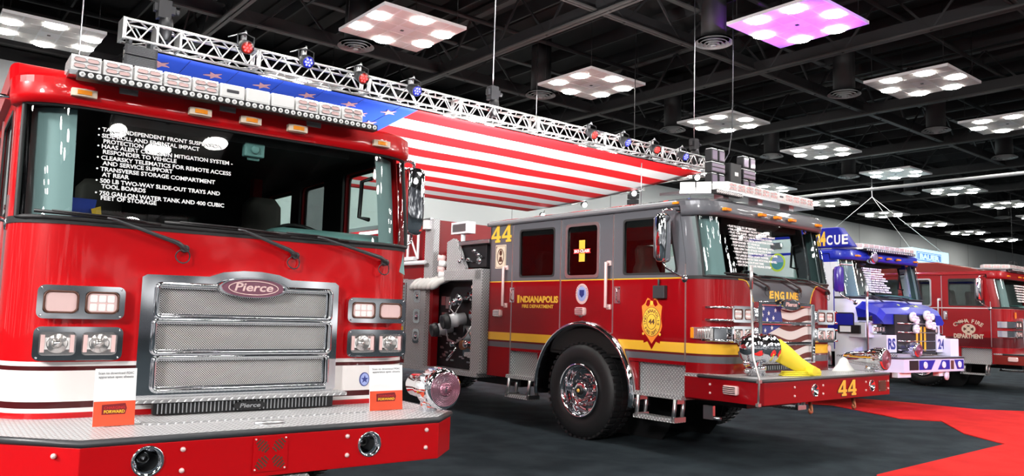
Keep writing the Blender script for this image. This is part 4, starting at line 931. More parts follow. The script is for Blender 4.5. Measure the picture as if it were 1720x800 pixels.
# suction inlet
m = MB().lathe([(0, .085), (.05, .09), (.06, .11), (.10, .11), (.10, .07), (.22, .07)], (-.92, -.28, .895), (0, 0, 1), 24)
m.ball((-.98, -.28, 1.17), .155, 0, (1, .9, 1), 20).lathe([(0, .135), (.06, .135), (.065, .15), (.12, .15), (.125, .135), (.16, .135), (.165, .15), (.20, .15), (.205, .11)], (-.95, -.30, 1.17), (.95, -.25, 0), 28)
for a in range(4): m.cyl((-.90 + .09 * math.cos(a * PI / 2), -.28 + .09 * math.sin(a * PI / 2), .90), (-.90 + .09 * math.cos(a * PI / 2), -.28 + .09 * math.sin(a * PI / 2), 1.0), .014)
m.cyl((-1.05, -.3, 1.03), (-1.14, -.32, 1.03), .018).cyl((-1.05, -.3, .94), (-1.13, -.32, .95), .014).ball((-1.15, -.32, 1.03), .028).ball((-1.14, -.32, .95), .022)
m.build('suction_inlet', 'chrome', t2)

# yellow hose draped from the inlet over the deck
hz = empty('yellow_hose', (7.8558, 4.8573, 0), .0039)
path = [((-.74, -.36, 1.16), .105), ((-.66, -.385, 1.15), .115), ((-.52, -.42, 1.08), .10), ((-.38, -.46, 1.0), .075), ((-.24, -.49, .945), .06), ((-.10, -.51, .912), .045)]
m = MB(); R_ = []
for (x, y, z), hw in path: R_.append([(x + .4 * hw * s_ * .5, y - .012 * q_, z + hw * s_) for s_, q_ in ((-1, 1), (0, 1.3), (1, 1), (1, -1), (0, -1.3), (-1, -1))])
m.loft(R_, 0, True, (True, True), True); m.build('strap_run', 'hose', hz)
m = MB()
for i in range(3):
    z = .893 + .016 * i; c = [(-.62, -.40), (-.45, -.50), (-.22, -.54), (-.05, -.52), (-.10, -.44), (-.35, -.38), (-.58, -.33)]
    m.loft([[(x * (1 - .04 * i), y, z_) for x, y in roundpoly(c, .02, 3)] for z_ in (z, z + .013)], 0)
m.lathe([(-.05, .05), (.05, .05)], (-.28, -.52, .945), (0, 1, 0), 16)
m.build('folded_coil', 'hose', hz, bevel=.003)
tag(hz, 'bright yellow flat hose draped from the chrome inlet onto the bumper deck of engine 44', 'hose')
m = MB(); R_ = []
for z, r in ((0, .16), (.03, .13), (.08, .08), (.14, .05), (.16, .01)): R_.append([(r * (1 + .2 * math.sin(3 * a)) * math.cos(a), r * .8 * (1 + .15 * math.cos(2 * a)) * math.sin(a), z) for a in [2 * PI * i / 14 for i in range(14)]])
m.loft(R_, 0, True, (True, False), True)
tag(m.build('folded_cloth', 'cloth', None, (8.80, 4.62, .892)), 'small white cloth heaped on the bumper deck behind the gold 44', 'cloth')

# pump house and body
ud = -1.2
pm = MB().box((-1.25, 3.95, .545), (1.25, 5.98, .61), 0).box((-1.24, 3.90, .6), (-1.02, 4.13, 2.06), 1).box((-1.24, 5.34, .6), (-1.10, 5.90, 1.95), 1).box((-1.24, 4.13, .82), (-1.05, 4.28, .88), 1)
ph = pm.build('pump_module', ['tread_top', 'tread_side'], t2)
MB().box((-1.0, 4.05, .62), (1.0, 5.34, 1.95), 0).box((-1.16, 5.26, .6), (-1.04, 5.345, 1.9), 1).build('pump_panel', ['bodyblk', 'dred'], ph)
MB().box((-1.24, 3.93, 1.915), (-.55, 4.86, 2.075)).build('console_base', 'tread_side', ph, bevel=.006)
m = MB().poly([(-4.86, 2.07), (-4.36, 2.07), (-4.62, 2.50), (-4.70, 2.55), (-4.86, 2.50)], P(-1.20), .06); m.build('console_cheek', 'tread_side', ph, bevel=.006)
m = MB().poly([(-4.86, 2.07), (-4.36, 2.07), (-4.62, 2.50), (-4.70, 2.55), (-4.86, 2.50)], P(-.60), .06); m.build('console_cheek', 'tread_side', ph, bevel=.006)
m = MB().box((-1.10, 4.0, 2.11), (-.62, 4.62, 2.44), 0).box((-1.18, 3.85, 2.44), (-.58, 4.70, 2.49), 1).box((-1.17, 3.84, 2.49), (-.60, 4.68, 2.50), 0); m.build('control_panel', ['bodyblk', 'alu'], ph, bevel=.008)
m = MB()
for v, z in ((4.05, 2.24), (4.15, 2.30), (4.28, 2.18), (4.42, 2.20), (4.5, 2.16)): m.cyl((-1.10, v, z), (-1.20, v, z + .03), .012).ball((-1.21, v, z + .035), .035, 0, (1, 1.2, .8), 10)
m.lathe([(0, .05), (.03, .05)], (-1.10, 4.15, 2.20), (-1, 0, 0), 14).build('control_lever', 'chrome', ph)
m = MB().box((-1.15, 4.42, 2.62), (-1.0, 4.84, 2.80), 0).box((-1.157, 4.46, 2.65), (-1.15, 4.80, 2.77), 1).cyl((-1.08, 4.62, 2.5), (-1.08, 4.62, 2.62), .035)
m.build('scene_light', ['white', 'steel'], ph, bevel=.02)
valve = MB()
def suction(m, v, z, r, L_, mi=1):
    m.lathe([(0, r * .9), (L_ * .35, r * .9), (L_ * .4, r * 1.1), (L_ * .55, r * 1.1), (L_ * .6, r * .95), (L_ * .8, r * .95)], (-1.0, v, z), (-1, .25, -.18), 24, mi)
    m.lathe([(0, r * 1.15), (L_ * .12, r * 1.18), (L_ * .2, r * 1.05), (L_ * .3, r * 1.05), (L_ * .3, r * .8), (L_ * .25, 0)], Vector((-1.0, v, z)) + Vector((-1, .25, -.18)).normalized() * L_ * .8, (-1, .25, -.18), 24, 0)
for v, z, r, L_ in ((4.62, 1.36, .10, .33), (4.95, 1.22, .092, .30)):
    m = MB(); suction(m, v, z, r, L_); m.build('suction_hose_port', ['trim', 'wpaint'], ph)
m = MB().lathe([(0, .05), (.14, .05), (.15, .07), (.20, .07)], (-1.0, 4.55, 1.63), (-1, -.1, 0), 16).lathe([(0, .08), (.06, .08)], (-1.05, 4.35, 1.70), (-1, 0, 0), 18).cyl((-1.06, 4.8, 1.62), (-1.06, 4.3, 1.70), .035).ball((-1.1, 4.75, 1.60), .06).ball((-1.12, 4.62, 1.68), .05).cyl((-1.08, 4.9, 1.45), (-1.08, 4.9, 1.68), .02)
m.lathe([(0, .09), (.10, .09)], (-1.0, 4.30, 1.42), (-1, 0, 0), 18)
m.build('discharge_valve', 'chrome', ph)
m = MB().tube([(-1.2, 4.82, 1.24), (-1.24, 4.7, 1.05), (-1.24, 4.5, 1.0), (-1.2, 4.32, 1.1), (-1.1, 4.25, 1.3)], .012, 6).tube([(-1.15, 4.76, 1.6), (-1.2, 4.72, 1.5), (-1.2, 4.6, 1.42), (-1.15, 4.5, 1.6)], .009, 6); m.build('retaining_cable', 'alu', ph)
m = MB().lathe([(0, .05), (.06, .05), (.07, .07), (.13, .07)], (-1.0, 4.50, .97), (-1, 0, 0), 16, 1).lathe([(0, .035), (.16, .035), (.17, .05), (.2, .05)], (-1.0, 4.33, .99), (-1, 0, 0), 14).lathe([(0, .03), (.14, .03), (.15, .045), (.19, .045)], (-1.0, 4.68, .98), (-1, 0, 0), 14).box((-1.015, 4.3, .80), (-1.0, 4.62, 1.25)).tube([(-1.15, 4.6, .93), (-1.2, 4.66, .82), (-1.2, 4.76, .74)], .018, 6); m.build('drain_valve', ['chrome', 'copper'], ph)
m = MB()
random.seed(3)
for i in range(34):
    v, z = 4.7 + random.random() * .55, .70 + random.random() * .42
    if i > 22: v, z = 4.15 + random.random() * .5, .7 + random.random() * .15
    m.box((-1.012, v, z), (-1.0, v + .03 + random.random() * .05, z + .022))
for v, z, w_, h_ in ((5.12, 1.55, .10, .14), (4.98, 1.5, .12, .18), (5.08, 1.36, .12, .08), (4.22, 1.50, .10, .22), (4.22, 1.22, .08, .10)): m.box((-1.02, v, z), (-1.0, v + w_, z + h_))
m.build('panel_label', 'alu', ph)
m = MB().cyl((-1.14, 4.22, 1.15), (-1.14, 4.22, 1.82), .026); m.box((-1.17, 4.19, 1.13), (-1.0, 4.25, 1.17)).box((-1.17, 4.19, 1.80), (-1.0, 4.25, 1.84)).cyl((-1.12, 4.10, .75), (-1.12, 4.10, 1.80), .012); m.build('pump_grab_rail', 'pink', ph)
bdm = MB().box((-1.22, 5.26, 1.9), (1.22, 9.6, 2.88), 0).box((-1.22, 5.90, .62), (1.22, 9.6, 1.9), 0).box((-1.235, 5.18, 1.86), (-1.13, 5.42, 2.885), 1).box((-1.235, 5.9, 1.9), (-1.20, 9.6, 1.96), 1).box((-1.26, 5.26, 2.83), (-1.20, 9.6, 2.90), 2)
rbd = bdm.build('rear_body', ['dred', 'tread_side', 'alu'], t2)
m = MB()
for i in range(24): m.box((-1.235, 5.96, .72 + i * .048), (-1.222, 7.6, .76 + i * .048), 0)
m.box((-1.24, 5.92, .68), (-1.22, 5.96, 1.9), 1).box((-1.245, 5.97, 1.08), (-1.236, 6.06, 1.20), 2).box((-1.245, 5.97, .74), (-1.236, 6.06, .84), 2); m.build('roll_up_door', ['alu', 'steel', 'yellow'], rbd)
for z in (1.68, 1.36, 1.05):
    m = MB().poly(vm(rrect(5.48, z - .10, 5.66, z + .12, .05)), P(-1.25), .01, [vm(rrect(5.51, z - .06, 5.63, z + .08, .04))]).ball((-1.25, 5.57, z), .04, 0, (.4, 1, 1)); m.build('recessed_handle', 'chrome', rbd)
m = MB()
for v in (5.50, 5.80, 6.08): m.cyl((-1.31, v, 2.26), (-1.31, v, 2.72), .022)
m.tube([(-1.31, 5.30, 2.77), (-1.31, 7.4, 2.77)], .035, 8).tube([(-1.33, 5.25, 2.20), (-1.33, 7.4, 2.20)], .035, 8).box((-1.34, 5.25, 2.72), (-1.22, 5.38, 2.86)).cyl((-1.31, 5.5, 2.26), (-1.31, 5.8, 2.72), .015).box((-1.36, 5.55, 2.24), (-1.28, 5.9, 2.30)); m.build('ladder_rack', 'white', rbd, bevel=.006)
for s_ in (-1, 1): make_wheel(t2, s_ * 1.22, 7.6, 'rear_wheel', False)
ch = MB()
for s_ in (-1, 1): ch.box((s_ * .45 - .06, .2, .55), (s_ * .45 + .06, 9.4, .85))
ch.box((-.9, 1.7, .48), (.9, 2.0, .64)).box((-.5, .1, .5), (.5, 3.6, .95)).box((-.9, 3.4, .45), (-.5, 4.4, .60)); ch.build('chassis', 'black', t2)
MB().box((-1.10, .1, .42), (-1.06, .22, .56)).cyl((-1.08, .02, .44), (-1.08, .2, .44), .02).build('chock_bracket', 'steel', t2)
MB().poly(ell(1.04, 1.142, .035, .04), F(v2 + .015), .02).build('round_decal', 'pink', t2)

# white crosslay hoses laid in the bin on the pump module
hw = empty('white_hose', (7.8558, 4.8573, 0), .0039); random.seed(5)
for i in range(6):
    v = 4.86 + i * .12; m = MB().tube([(-.9, v + .02, 1.97), (-1.10, v + .03, 1.965), (-1.27, v + .08, 1.90), (-1.30, v + .16, 1.83), (-1.28, v + .26, 1.80)], [.045, .05, .055, .05, .03], 8); m.build('hose_fold', 'cloth', hw)
tag(hw, 'white fabric hoses spilling over the pump module of engine 44', 'hose')
cp = MB()
for i in range(4): cp.lathe([(0, .05), (.05, .055), (.06, .045), (.11, .05)], (-1.18, 4.93 + .03 * (i % 2), 2.0 + i * .085), (-1, .4, .1), 12, i % 2)
tag(cp.build('hose_coupling', ['label_white', 'pink'], None, (7.8558, 4.8573, 0)), 'stacked white and pink hose couplings beside the pump console', 'hose coupling')

# ---------------------------------------------------------------- rescue 24: white and blue truck behind engine 44
t3 = empty('fire_truck', (14.05, 6.45, 0), -.087)
tag(t3, 'white and blue rescue truck with RS and 24 plates beside its grille', 'fire truck')
WP = (.74, .77, .82); NV = (.015, .03, .42)
paint('paint3', [(0, WP), (2.50, NV), (2.9, NV)])
v3 = .0
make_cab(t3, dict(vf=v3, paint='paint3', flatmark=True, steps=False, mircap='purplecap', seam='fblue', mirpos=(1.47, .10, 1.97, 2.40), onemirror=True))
MB().poly(vm(rrect(-.02, 1.30, 1.35, 1.63, .03)), P(-W - .008), .004, mi=0).poly(vm(rrect(.0, 1.32, 1.33, 1.61, .03)), P(-W - .010), .004, mi=1).build('side_band', ['black', 'fblue'], t3)
hd = MB().loft([[(u * k, v, z) for u, z in ((-1.02, 1.45), (-1.08, z1 - .12), (-.95, z1), (0, z1 + .03), (.95, z1), (1.08, z1 - .12), (1.02, 1.45))] for v, z1, k in ((.12, 1.86, 1), (-.12, 1.80, 1), (-.30, 1.72, .97), (-.38, 1.62, .93))], 0, True, (False, True), False)
hd.box((-1.20, -.20, 1.22), (-.72, .1, 1.47), 1).box((.72, -.20, 1.22), (1.20, .1, 1.47), 1)
put_text(hd, 'Rescue 24', Matrix(((1, 0, 0, .1), (0, .83, -.55, -.24), (0, .55, .83, 1.765), (0, 0, 0, 1))), .06, .62, 'c', .02, 2)
hd.build('hood', ['fblue', 'wpaint', 'lime'], t3, bevel=.015)
gr = MB().box((-.66, -.40, .95), (.66, -.05, 1.62), 0)
for i in range(3): gr.box((.0 + i * .13, -.41, 1.0), (.05 + i * .13, -.40, 1.42), 1)
for i in range(4): gr.tube([(-.60, -.415, 1.02 + i * .15), (.60, -.415, 1.02 + i * .15)], .01, 6, 2)
gr.build('grille', ['bodyblk', 'yellow', 'chrome'], t3)
for s_, lab in ((-1, 'RS'), (1, '24')):
    m = MB().box((s_ * .80 - .15, -.42, .98), (s_ * .80 + .15, -.10, 1.27), 0); put_text(m, lab, F(-.423) @ T(s_ * .80, 1.04, 0), .17, .22, 'c', .03, 1); m.build('unit_plate', ['wpaint', 'navy'], t3, bevel=.01)
for x, z, r in ((-.16, 1.585, .085), (-.05, 1.53, .07), (.30, 1.62, .09), (.36, 1.47, .085), (-.06, 1.38, .08), (.50, 1.44, .07), (.46, 1.60, .06)):
    m = MB().lathe([(0, r), (.04, r), (.05, r * .8), (.03, r * .5), (.05, 0)], (x, -.42, z), (0, -1, 0), 16)
    for i in range(6): m.ball((x + r * .7 * math.cos(i * PI / 3), -.46, z + r * .7 * math.sin(i * PI / 3)), r * .3, 0, (1, 1, 1), 6)
    m.build('grille_lamp', 'ledglass', t3)
for s_ in (-1, 1):
    a, b = sorted((s_ * .66, s_ * 1.06))
    for z0, z1, k in ((1.46, 1.60, 'ledgrid'), (1.29, 1.43, 'head')): lamp_pair(t3, a, b, z0, z1, -.18, k, .06, name='headlight_housing')
MB().box((-1.24, -.12, 1.28), (-1.10, .28, 1.42), 0).box((-1.246, .04, 1.30), (-1.236, .24, 1.40), 1).build('side_scene_light', ['black', 'ledglass'], t3)
b3 = bumper(t3, [(-1.24, .2), (-1.24, -.30), (-.86, -.66), (1.10, -.66), (1.24, -.5), (1.24, .2)], .66, .91, face='wpaint')
for pts, mt_ in (([(-.70, .70), (-.42, .70), (-.42, .86), (-.70, .86)], 'black'), ([(-.40, .70), (-.02, .70), (.12, .86), (-.40, .86)], 'fblue'), ([(.20, .70), (.60, .70), (.60, .86), (.34, .86)], 'fblue'), ([(.86, .70), (1.08, .70), (1.08, .86), (.76, .86)], 'fblue'), ([(.64, .70), (.74, .70), (.74, .85), (.64, .85)], 'brown')): MB().poly(pts, F(-.664), .004).build('bumper_stripe', mt_, b3)
MB().poly([(-.18, .67), (.2, .67), (.2, .89), (-.18, .89)], Matrix(((-.72, 0, -.69, -1.05), (.69, 0, -.72, -.475), (0, 1, 0, 0), (0, 0, 0, 1))), .004).build('bumper_stripe', 'fblue', b3)
for u in (-.22, .38, .92):
    MB().lathe([(0, .06), (.012, .055), (-.01, .04), (.01, .02), (.012, 0)], (u, -.67, .78), (0, -1, 0), 16).build('bumper_lamp', 'ledglass', b3)
MB().box((-.95, -.60, .58), (-.55, -.5, .66)).box((.35, -.6, .58), (.7, -.5, .66)).lathe([(0, .07), (.02, .07)], (.55, -.62, .58), (0, -1, 0), 14).build('tow_eye', 'white', b3)
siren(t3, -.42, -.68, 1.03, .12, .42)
MB().box((.88, -.55, .91), (1.16, -.30, 1.22)).build('bumper_locker', 'white', b3, bevel=.01)
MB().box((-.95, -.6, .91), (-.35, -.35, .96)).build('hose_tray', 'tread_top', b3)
MB().cyl((-1.24, -.26, .9), (-1.24, -.26, 1.95), .018).cyl((-1.24, -.26, 1.9), (-1.24, -.26, 2.08), .024).build('marker_pole', 'seam_metal', t3)
light_bar(t3, [(-.98, .30), (-.80, .06), (.85, .06)], 2.765, .08, .25, 12, (), (-.8, .8, 26), .0)
MB().lathe([(0, .10), (.03, .11), (.12, .09), (.18, .03)], (-.60, -.04, 2.60), (0, 1, 0), 20).lathe([(0, .09), (.004, .06)], (-.60, -.045, 2.60), (0, -1, 0), 20, 1).cyl((-.60, .02, 2.6), (-.60, .1, 2.74), .02).build('spotlight', ['chrome', 'tower'], t3)
m = MB().loft([[(u, v, z) for v, z in ((.0, 2.76), (.25, 3.11), (1.14, 3.13), (1.14, 2.76))] for u in (-1.23, -1.05)], 0)
m.build('roof_fairing', 'fblue', t3, bevel=.02)
tx = MB(); q = P(-1.235) @ T(0, 0, 0)
for ch, v in (('R', 1.04), ('E', .90), ('S', .76), ('C', .425), ('U', .275), ('E', .13)): put_text(tx, ch, q @ T(-v, 2.81, 0), .16, .115, 'c', .03, 0)
put_text(tx, '24', q @ T(-.595, 2.81, .004), .22, .20, 'c', .06, 1)
tx.build('fairing_lettering', ['label_white', 'goldflat'], t3)
MB().box((-1.26, 1.15, 1.66), (1.26, 3.88, 2.96), 0).box((-1.262, 1.15, 2.96), (1.262, 3.88, 3.02), 1).build('crew_body', ['wpaint', 'fblue'], t3, bevel=.02)
q = P(-1.262); m = MB().poly(ell(-1.484, 2.535, .17, .17, 32), q @ T(0, 0, .004), .004, mi=0).poly(ell(-1.484, 2.535, .135, .135, 32), q @ T(0, 0, .007), .003, mi=1).poly([(-1.484 + .13 * math.cos(a), 2.535 + .13 * math.sin(a)) for a in [PI + PI * i / 12 for i in range(13)]], q @ T(0, 0, .009), .002, mi=2)
m.build('round_seal', ['lime', 'seal', 'teal'], t3)
MB().loft([[(-1.262 - d, 1.495 + x * k, 2.845 + y * k) for x, y in rrect(-.13, -.06, .13, .06, .04)] for d, k in ((0, 1), (.03, 1), (.045, .85))], 0).build('side_scene_light', 'steel', t3)
tx = MB()
for i in range(11):
    put_text(tx, ['• SEVERE SERVICE CAB', '• TWENTY FOUR INCH RAISED ROOF', '• COMMAND AREA IN REAR CAB', '• ALUMINUM RESCUE BODY', '• ROLL UP DOORS BOTH SIDES', '• REAR AND SIDE CAMERAS', '• FRONT AND REAR WINCH', '• PORTABLE LIGHT SYSTEM', '• CASCADE AIR SYSTEM', '• HYDRAULIC TOOL REELS', '• SLIDE OUT TOOL TRAYS'][i], wind_mx(v3) @ T(-.82 + i * .01, (2.40 - i * .040 - 1.9) / .983, 0), .024, (.62, .58, .66, .60, .66, .70, .56, .62, .70, .64, .70)[i], 'l', .05)
tx.build('windshield_lettering', 'letter', t3)
MB().box((-W, 3.9, .7), (W, 9, 2.77), 0).build('body', 'wpaint', t3, bevel=.02)
for s_ in (-1, 1): make_wheel(t3, s_ * 1.22, 7.2, 'rear_wheel', False)
MB().box((-.5, .0, .5), (.5, 9, .95)).build('chassis', 'black', t3)
m = MB().cyl((-1.15, .5, .72), (-1.15, .5, 1.05), .03)
for v in (.45, .75): m.tube([(-1.2, v, 1.0), (-1.2, v, .72)], .025)
m.box((-1.28, .40, .66), (-1.05, 1.0, .70)).box((-1.28, .42, .40), (-1.1, 1.0, .43)); m.build('folding_step', 'steel', t3)
for px, pz, tp, en in ((-.33, 1.80, (-1.0, 1.93), (-.45, 1.915)), (.5, 1.80, (-.3, 1.93), (.5, 1.915))): wiper(t3, px, pz, tp, en, v3)

# ---------------------------------------------------------------- omaha engine at the right edge
t4 = empty('fire_truck', (20.9, 6.48, 0), 0)
tag(t4, 'dark red fire truck with OMAHA FIRE DEPARTMENT arched on its door', 'fire truck')
v4 = -.02
make_cab(t4, dict(vf=v4, paint='paint4', flatmark=True, chromewin=True, steps=True))
m = MB().loft([[(u, v, z) for v, z in ((.52, 2.70), (.62, 2.775), (1.5, 2.97), (3.74, 2.99), (3.74, 2.70))] for u in (-W + .0, W)], 0).build('raised_roof', 'fred', t4, bevel=.03)
tx = MB(); sd = P(-W - .006); q = sd @ T(-.83, 1.39, 0)
arc_text(tx, 'OMAHA FIRE', q @ T(0, -.31, 0), .50, 124, 56, .085, 0, bold=.03); put_text(tx, 'DEPARTMENT', q @ T(0, -.21, 0), .095, .64, 'c', .04)
tx.poly(ell(0, 0, .15, .12, 24), q, .003, mi=0).poly(ell(0, 0, .11, .085, 24), q @ T(0, 0, .002), .002, mi=1).poly(ell(0, 0, .05, .05, 16), q @ T(0, 0, .004), .002, mi=0)
for i in range(4):
    a = i * PI / 2 + PI / 4; tx.poly([(.06 * math.cos(a - .5), .06 * math.sin(a - .5)), (.13 * math.cos(a - .3), .11 * math.sin(a - .3)), (.13 * math.cos(a + .3), .11 * math.sin(a + .3)), (.06 * math.cos(a + .5), .06 * math.sin(a + .5))], q @ T(0, 0, .003), .002, mi=0)
tx.build('door_lettering', ['cream', 'brown'], t4)
for sg in (-1, 1):
    a, b = sorted((sg * .62, sg * 1.02))
    for z0, z1, k in ((1.425, 1.595, 'ledgrid'), (1.215, 1.385, 'head')):
        hs = lamp_pair(t4, a, b, z0, z1, v4, k, .06); m = MB().loft([[(x, v, z) for x, v in ((sg * 1.02, v4 - .05), (sg * 1.10, v4 - .04), (sg * 1.20, v4 + .06), (sg * 1.23, v4 + .25), (sg * 1.0, v4 + .2))] for z in (z0 + .01, z1 - .01)], 0); m.build('corner_trim', 'chrome', hs, bevel=.006)
gs = MB()
for s_ in (-1, 1): gs.box((s_ * .535 - .035, v4 - .07, .985), (s_ * .535 + .035, v4 + .03, 1.655))
for z0, z1 in bars: gs.box((-.56, v4 - .06, z0), (.56, v4 + .03, z1))
gs.box((-.52, v4 - .01, 1), (.52, v4 + .01, 1.65), 1); gs.build('grille', ['chrome', 'black'], t4, bevel=.01)
b4 = bumper(t4, [(-1.26, .12), (-1.26, -.5), (-1.2, -.56), (1.2, -.56), (1.26, -.5), (1.26, .12)], .62, .86, face='fred')
MB().loft([[(-1.26 - d, v * k - .08, .745 + z * k) for v, z in rrect(-.10, -.05, .10, .05, .03)] for d, k in ((0, 1), (.03, 1), (.045, .85))], 0).build('side_warning_light', 'pink', b4)
MB().poly(vm(rrect(.27, .72, .31, .86, .006)), P(-W - .004), .02).build('side_marker_lamp', 'amber', t4)
light_bar(t4, [(-1.16, .50), (-.86, .06), (.88, .06)], 2.80, .09, .28, 12, (), (-.9, .9, 30), .0)
tx = MB(); put_text(tx, '80', F(v4 - .012) @ T(-.88, 1.66, 0), .13, .12, 'c', .05); tx.build('unit_number', 'eorange', t4)
tx = MB()
for i, s in enumerate(('• TAK-4 INDEPENDENT FRONT SUSPENSION', '• SIDE ROLL PROTECTION', '• RAISED ROOF CREW CAB', '• SINGLE STAGE PUMP', '• 750 GALLON WATER TANK', '• TELEMATICS SERVICE SUPPORT', '• REAR LADDER STORAGE')): put_text(tx, s, wind_mx(v4) @ T(-.62, (2.40 - i * .06 - 1.9) / .983, 0), .032, .8, 'l', .05)
tx.build('windshield_lettering', 'letter', t4)
MB().box((-W, 3.9, .7), (W, 9, 2.9), 0).build('body', 'fred', t4, bevel=.02)
for s_ in (-1, 1): make_wheel(t4, s_ * 1.22, 7.2, 'rear_wheel', False)
MB().box((-.5, .0, .5), (.5, 9, .95)).build('chassis', 'black', t4)
MB().loft([[(-W - d, 2.25 + x * k, 2.68 + y * k) for x, y in rrect(-.11, -.05, .11, .05, .03)] for d, k in ((-.02, 1), (.02, 1), (.035, .85))], 0).build('side_scene_light', 'ledglass', t4)

# ---------------------------------------------------------------- flag, truss and stage gear
FX0, FX1, FY0, FY1, FZ0, FZ1 = 3.3, 19.7, 14.9, 23.3, 6.02, 5.50
def fp_(a, b): # a along, b across
    return (FX0 + (FX1 - FX0) * a, FY0 + (FY1 - FY0) * b, FZ0 + (FZ1 - FZ0) * b - .10 * math.sin(PI * b) - .008 * math.sin(PI * a * 9) * math.sin(PI * b))
CA = .362
fl = MB(); NX, NB = 48, 39
for j in range(NB):
    for i in range(NX):
        a0, a1, b0, b1 = i / NX, (i + 1) / NX, j / NB, (j + 1) / NB; st = j // 3
        if a1 <= CA + 1e-6 or (a0 < CA):
            pass
        segs = [(a0, a1)] if not (a0 < CA < a1) else [(a0, CA), (CA, a1)]
        for s0, s1 in segs:
            mi = 2 if (s1 <= CA + 1e-6 and st < 7) else (0 if st % 2 == 0 else 1)
            fl.add([fp_(s0, b0), fp_(s0, b1), fp_(s1, b1), fp_(s1, b0)], [(0, 1, 2, 3)], mi, True)
for r in range(9):
    n = 6 if r % 2 == 0 else 5
    for k in range(n):
        ca = CA * ((k + .5) / 6 + (0 if n == 6 else .5 / 6)); cb = 7 / 13 * (r + 1) / 10
        pts = [fp_(ca + x / 16.4, cb + y / 8.4) for x, y in starpts(0, 0, .19)]; c = fp_(ca, cb)
        fl.add([(x, y, z - .012) for x, y, z in pts + [c]], [(i, (i + 1) % 10, 10) for i in range(10)], 3)
for k in range(1, 7): fl.tube([(lambda p: (p[0], p[1], p[2] - .006))(fp_(CA * k / 6.5, b / 10 * .54)) for b in range(11)], .006, 4, 4)
fo = fl.build('american_flag', ['flagred', 'flagwhite', 'flagblue', 'star', 'navy'])
sm_ = fo.modifiers.new('thick', 'SOLIDIFY'); sm_.thickness = .01
_b = bmesh.new(); _b.from_mesh(fo.data); bmesh.ops.remove_doubles(_b, verts=_b.verts, dist=.0005); _b.to_mesh(fo.data); _b.free()
tag(fo, 'huge American flag hung flat under the truss over the trucks', 'flag')

tr = empty('lighting_truss', (0, 0, 0))
TX0, TX1, TY, TZ0, TS = 2.95, 19.75, 14.50, 6.06, .34
def truss_seg(x0, x1, axis='x', base=(0, TY, TZ0), n=4, r=.026):
    m = MB()
    def q(l, y, z): return (l, base[1] + y, base[2] + z) if axis == 'x' else (base[0] + y, l, base[2] + z)
    cs = ((0, 0), (TS, 0), (TS, TS), (0, TS))
    for y, z in cs: m.cyl(q(x0, y, z), q(x1, y, z), r, seg=8)
    st = (x1 - x0) / n
    for (a, b) in ((0, 1), (1, 2), (2, 3), (3, 0)):
        for k in range(n):
            p, s_ = cs[a], cs[b]; m.cyl(q(x0 + k * st, *p), q(x0 + (k + .5) * st, *s_), r * .55, seg=6).cyl(q(x0 + (k + .5) * st, *s_), q(x0 + (k + 1) * st, *p), r * .55, seg=6)
    for l in (x0 + .02, x1 - .02):
        for (a, b) in ((0, 1), (1, 2), (2, 3), (3, 0)): m.cyl(q(l, *cs[a]), q(l, *cs[b]), r * 1.05, seg=6)
    return m
nseg = 7
for k in range(nseg):
    x0, x1 = TX0 + (TX1 - TX0) * k / nseg, TX0 + (TX1 - TX0) * (k + 1) / nseg
    truss_seg(x0, x1, n=5).build('truss_segment', 'truss', tr)
for k in range(3):
    truss_seg(14.85 + 2.8 * k, 17.65 + 2.8 * k, 'y', (19.85, 0, 5.98 - .17 * k), 5, .02).build('truss_segment', 'truss', tr)
for x in (TX0, TX0 + .55, TX0 + .95): MB().box((x - .02, TY - .02, TZ0 - .02), (x + .02, TY + TS + .02, TZ0 + TS + .02)).build('end_plate', 'truss', tr)
for (x, y, z) in ((3.62, 14.67, 6.42), (11.2, 14.67, 6.42), (19.03, 14.67, 6.42), (19.95, 23.2, 5.95)):
    m = MB().box((x - .11, y - .10, z + .18), (x + .11, y + .10, z + .52), 0).box((x - .17, y - .06, z + .30), (x + .19, y + .06, z + .44), 0).cyl((x + .2, y - .02, z + .36), (x + .26, y - .02, z + .36), .05, seg=10).cyl((x, y, z - .34), (x, y, z + .2), .022).lathe([(0, .10), (.30, .13), (.42, .11)], (x + .05, y, z - .22), (0, 0, 1), 10, 0).cyl((x, y, z + .5), (x, y, 12.4), .014, seg=6, mi=1)
    m.build('chain_hoist', ['bodyblk', 'alu'], tr)
tag(tr, 'long silver box truss carrying the stage lights above the flag', 'truss')
tag(MB().cyl((2.34, 14.75, 4.5), (2.34, 14.75, 12.6), .012, seg=6).build('hanging_cable', 'alu'), 'thin steel cable hanging in front of the left ceiling light panel', 'cable')
cb_ = MB().tube([(21.15, 14.75, 13.0), (21.14, 14.75, 9.0), (21.10, 14.75, 7.6), (20.93, 14.75, 6.8), (20.6, 14.75, 6.4), (19.9, 14.7, 6.3)], .018, 6)
tag(cb_.build('power_cable', 'trim'), 'slack dark power cable falling to the right end of the truss', 'cable')

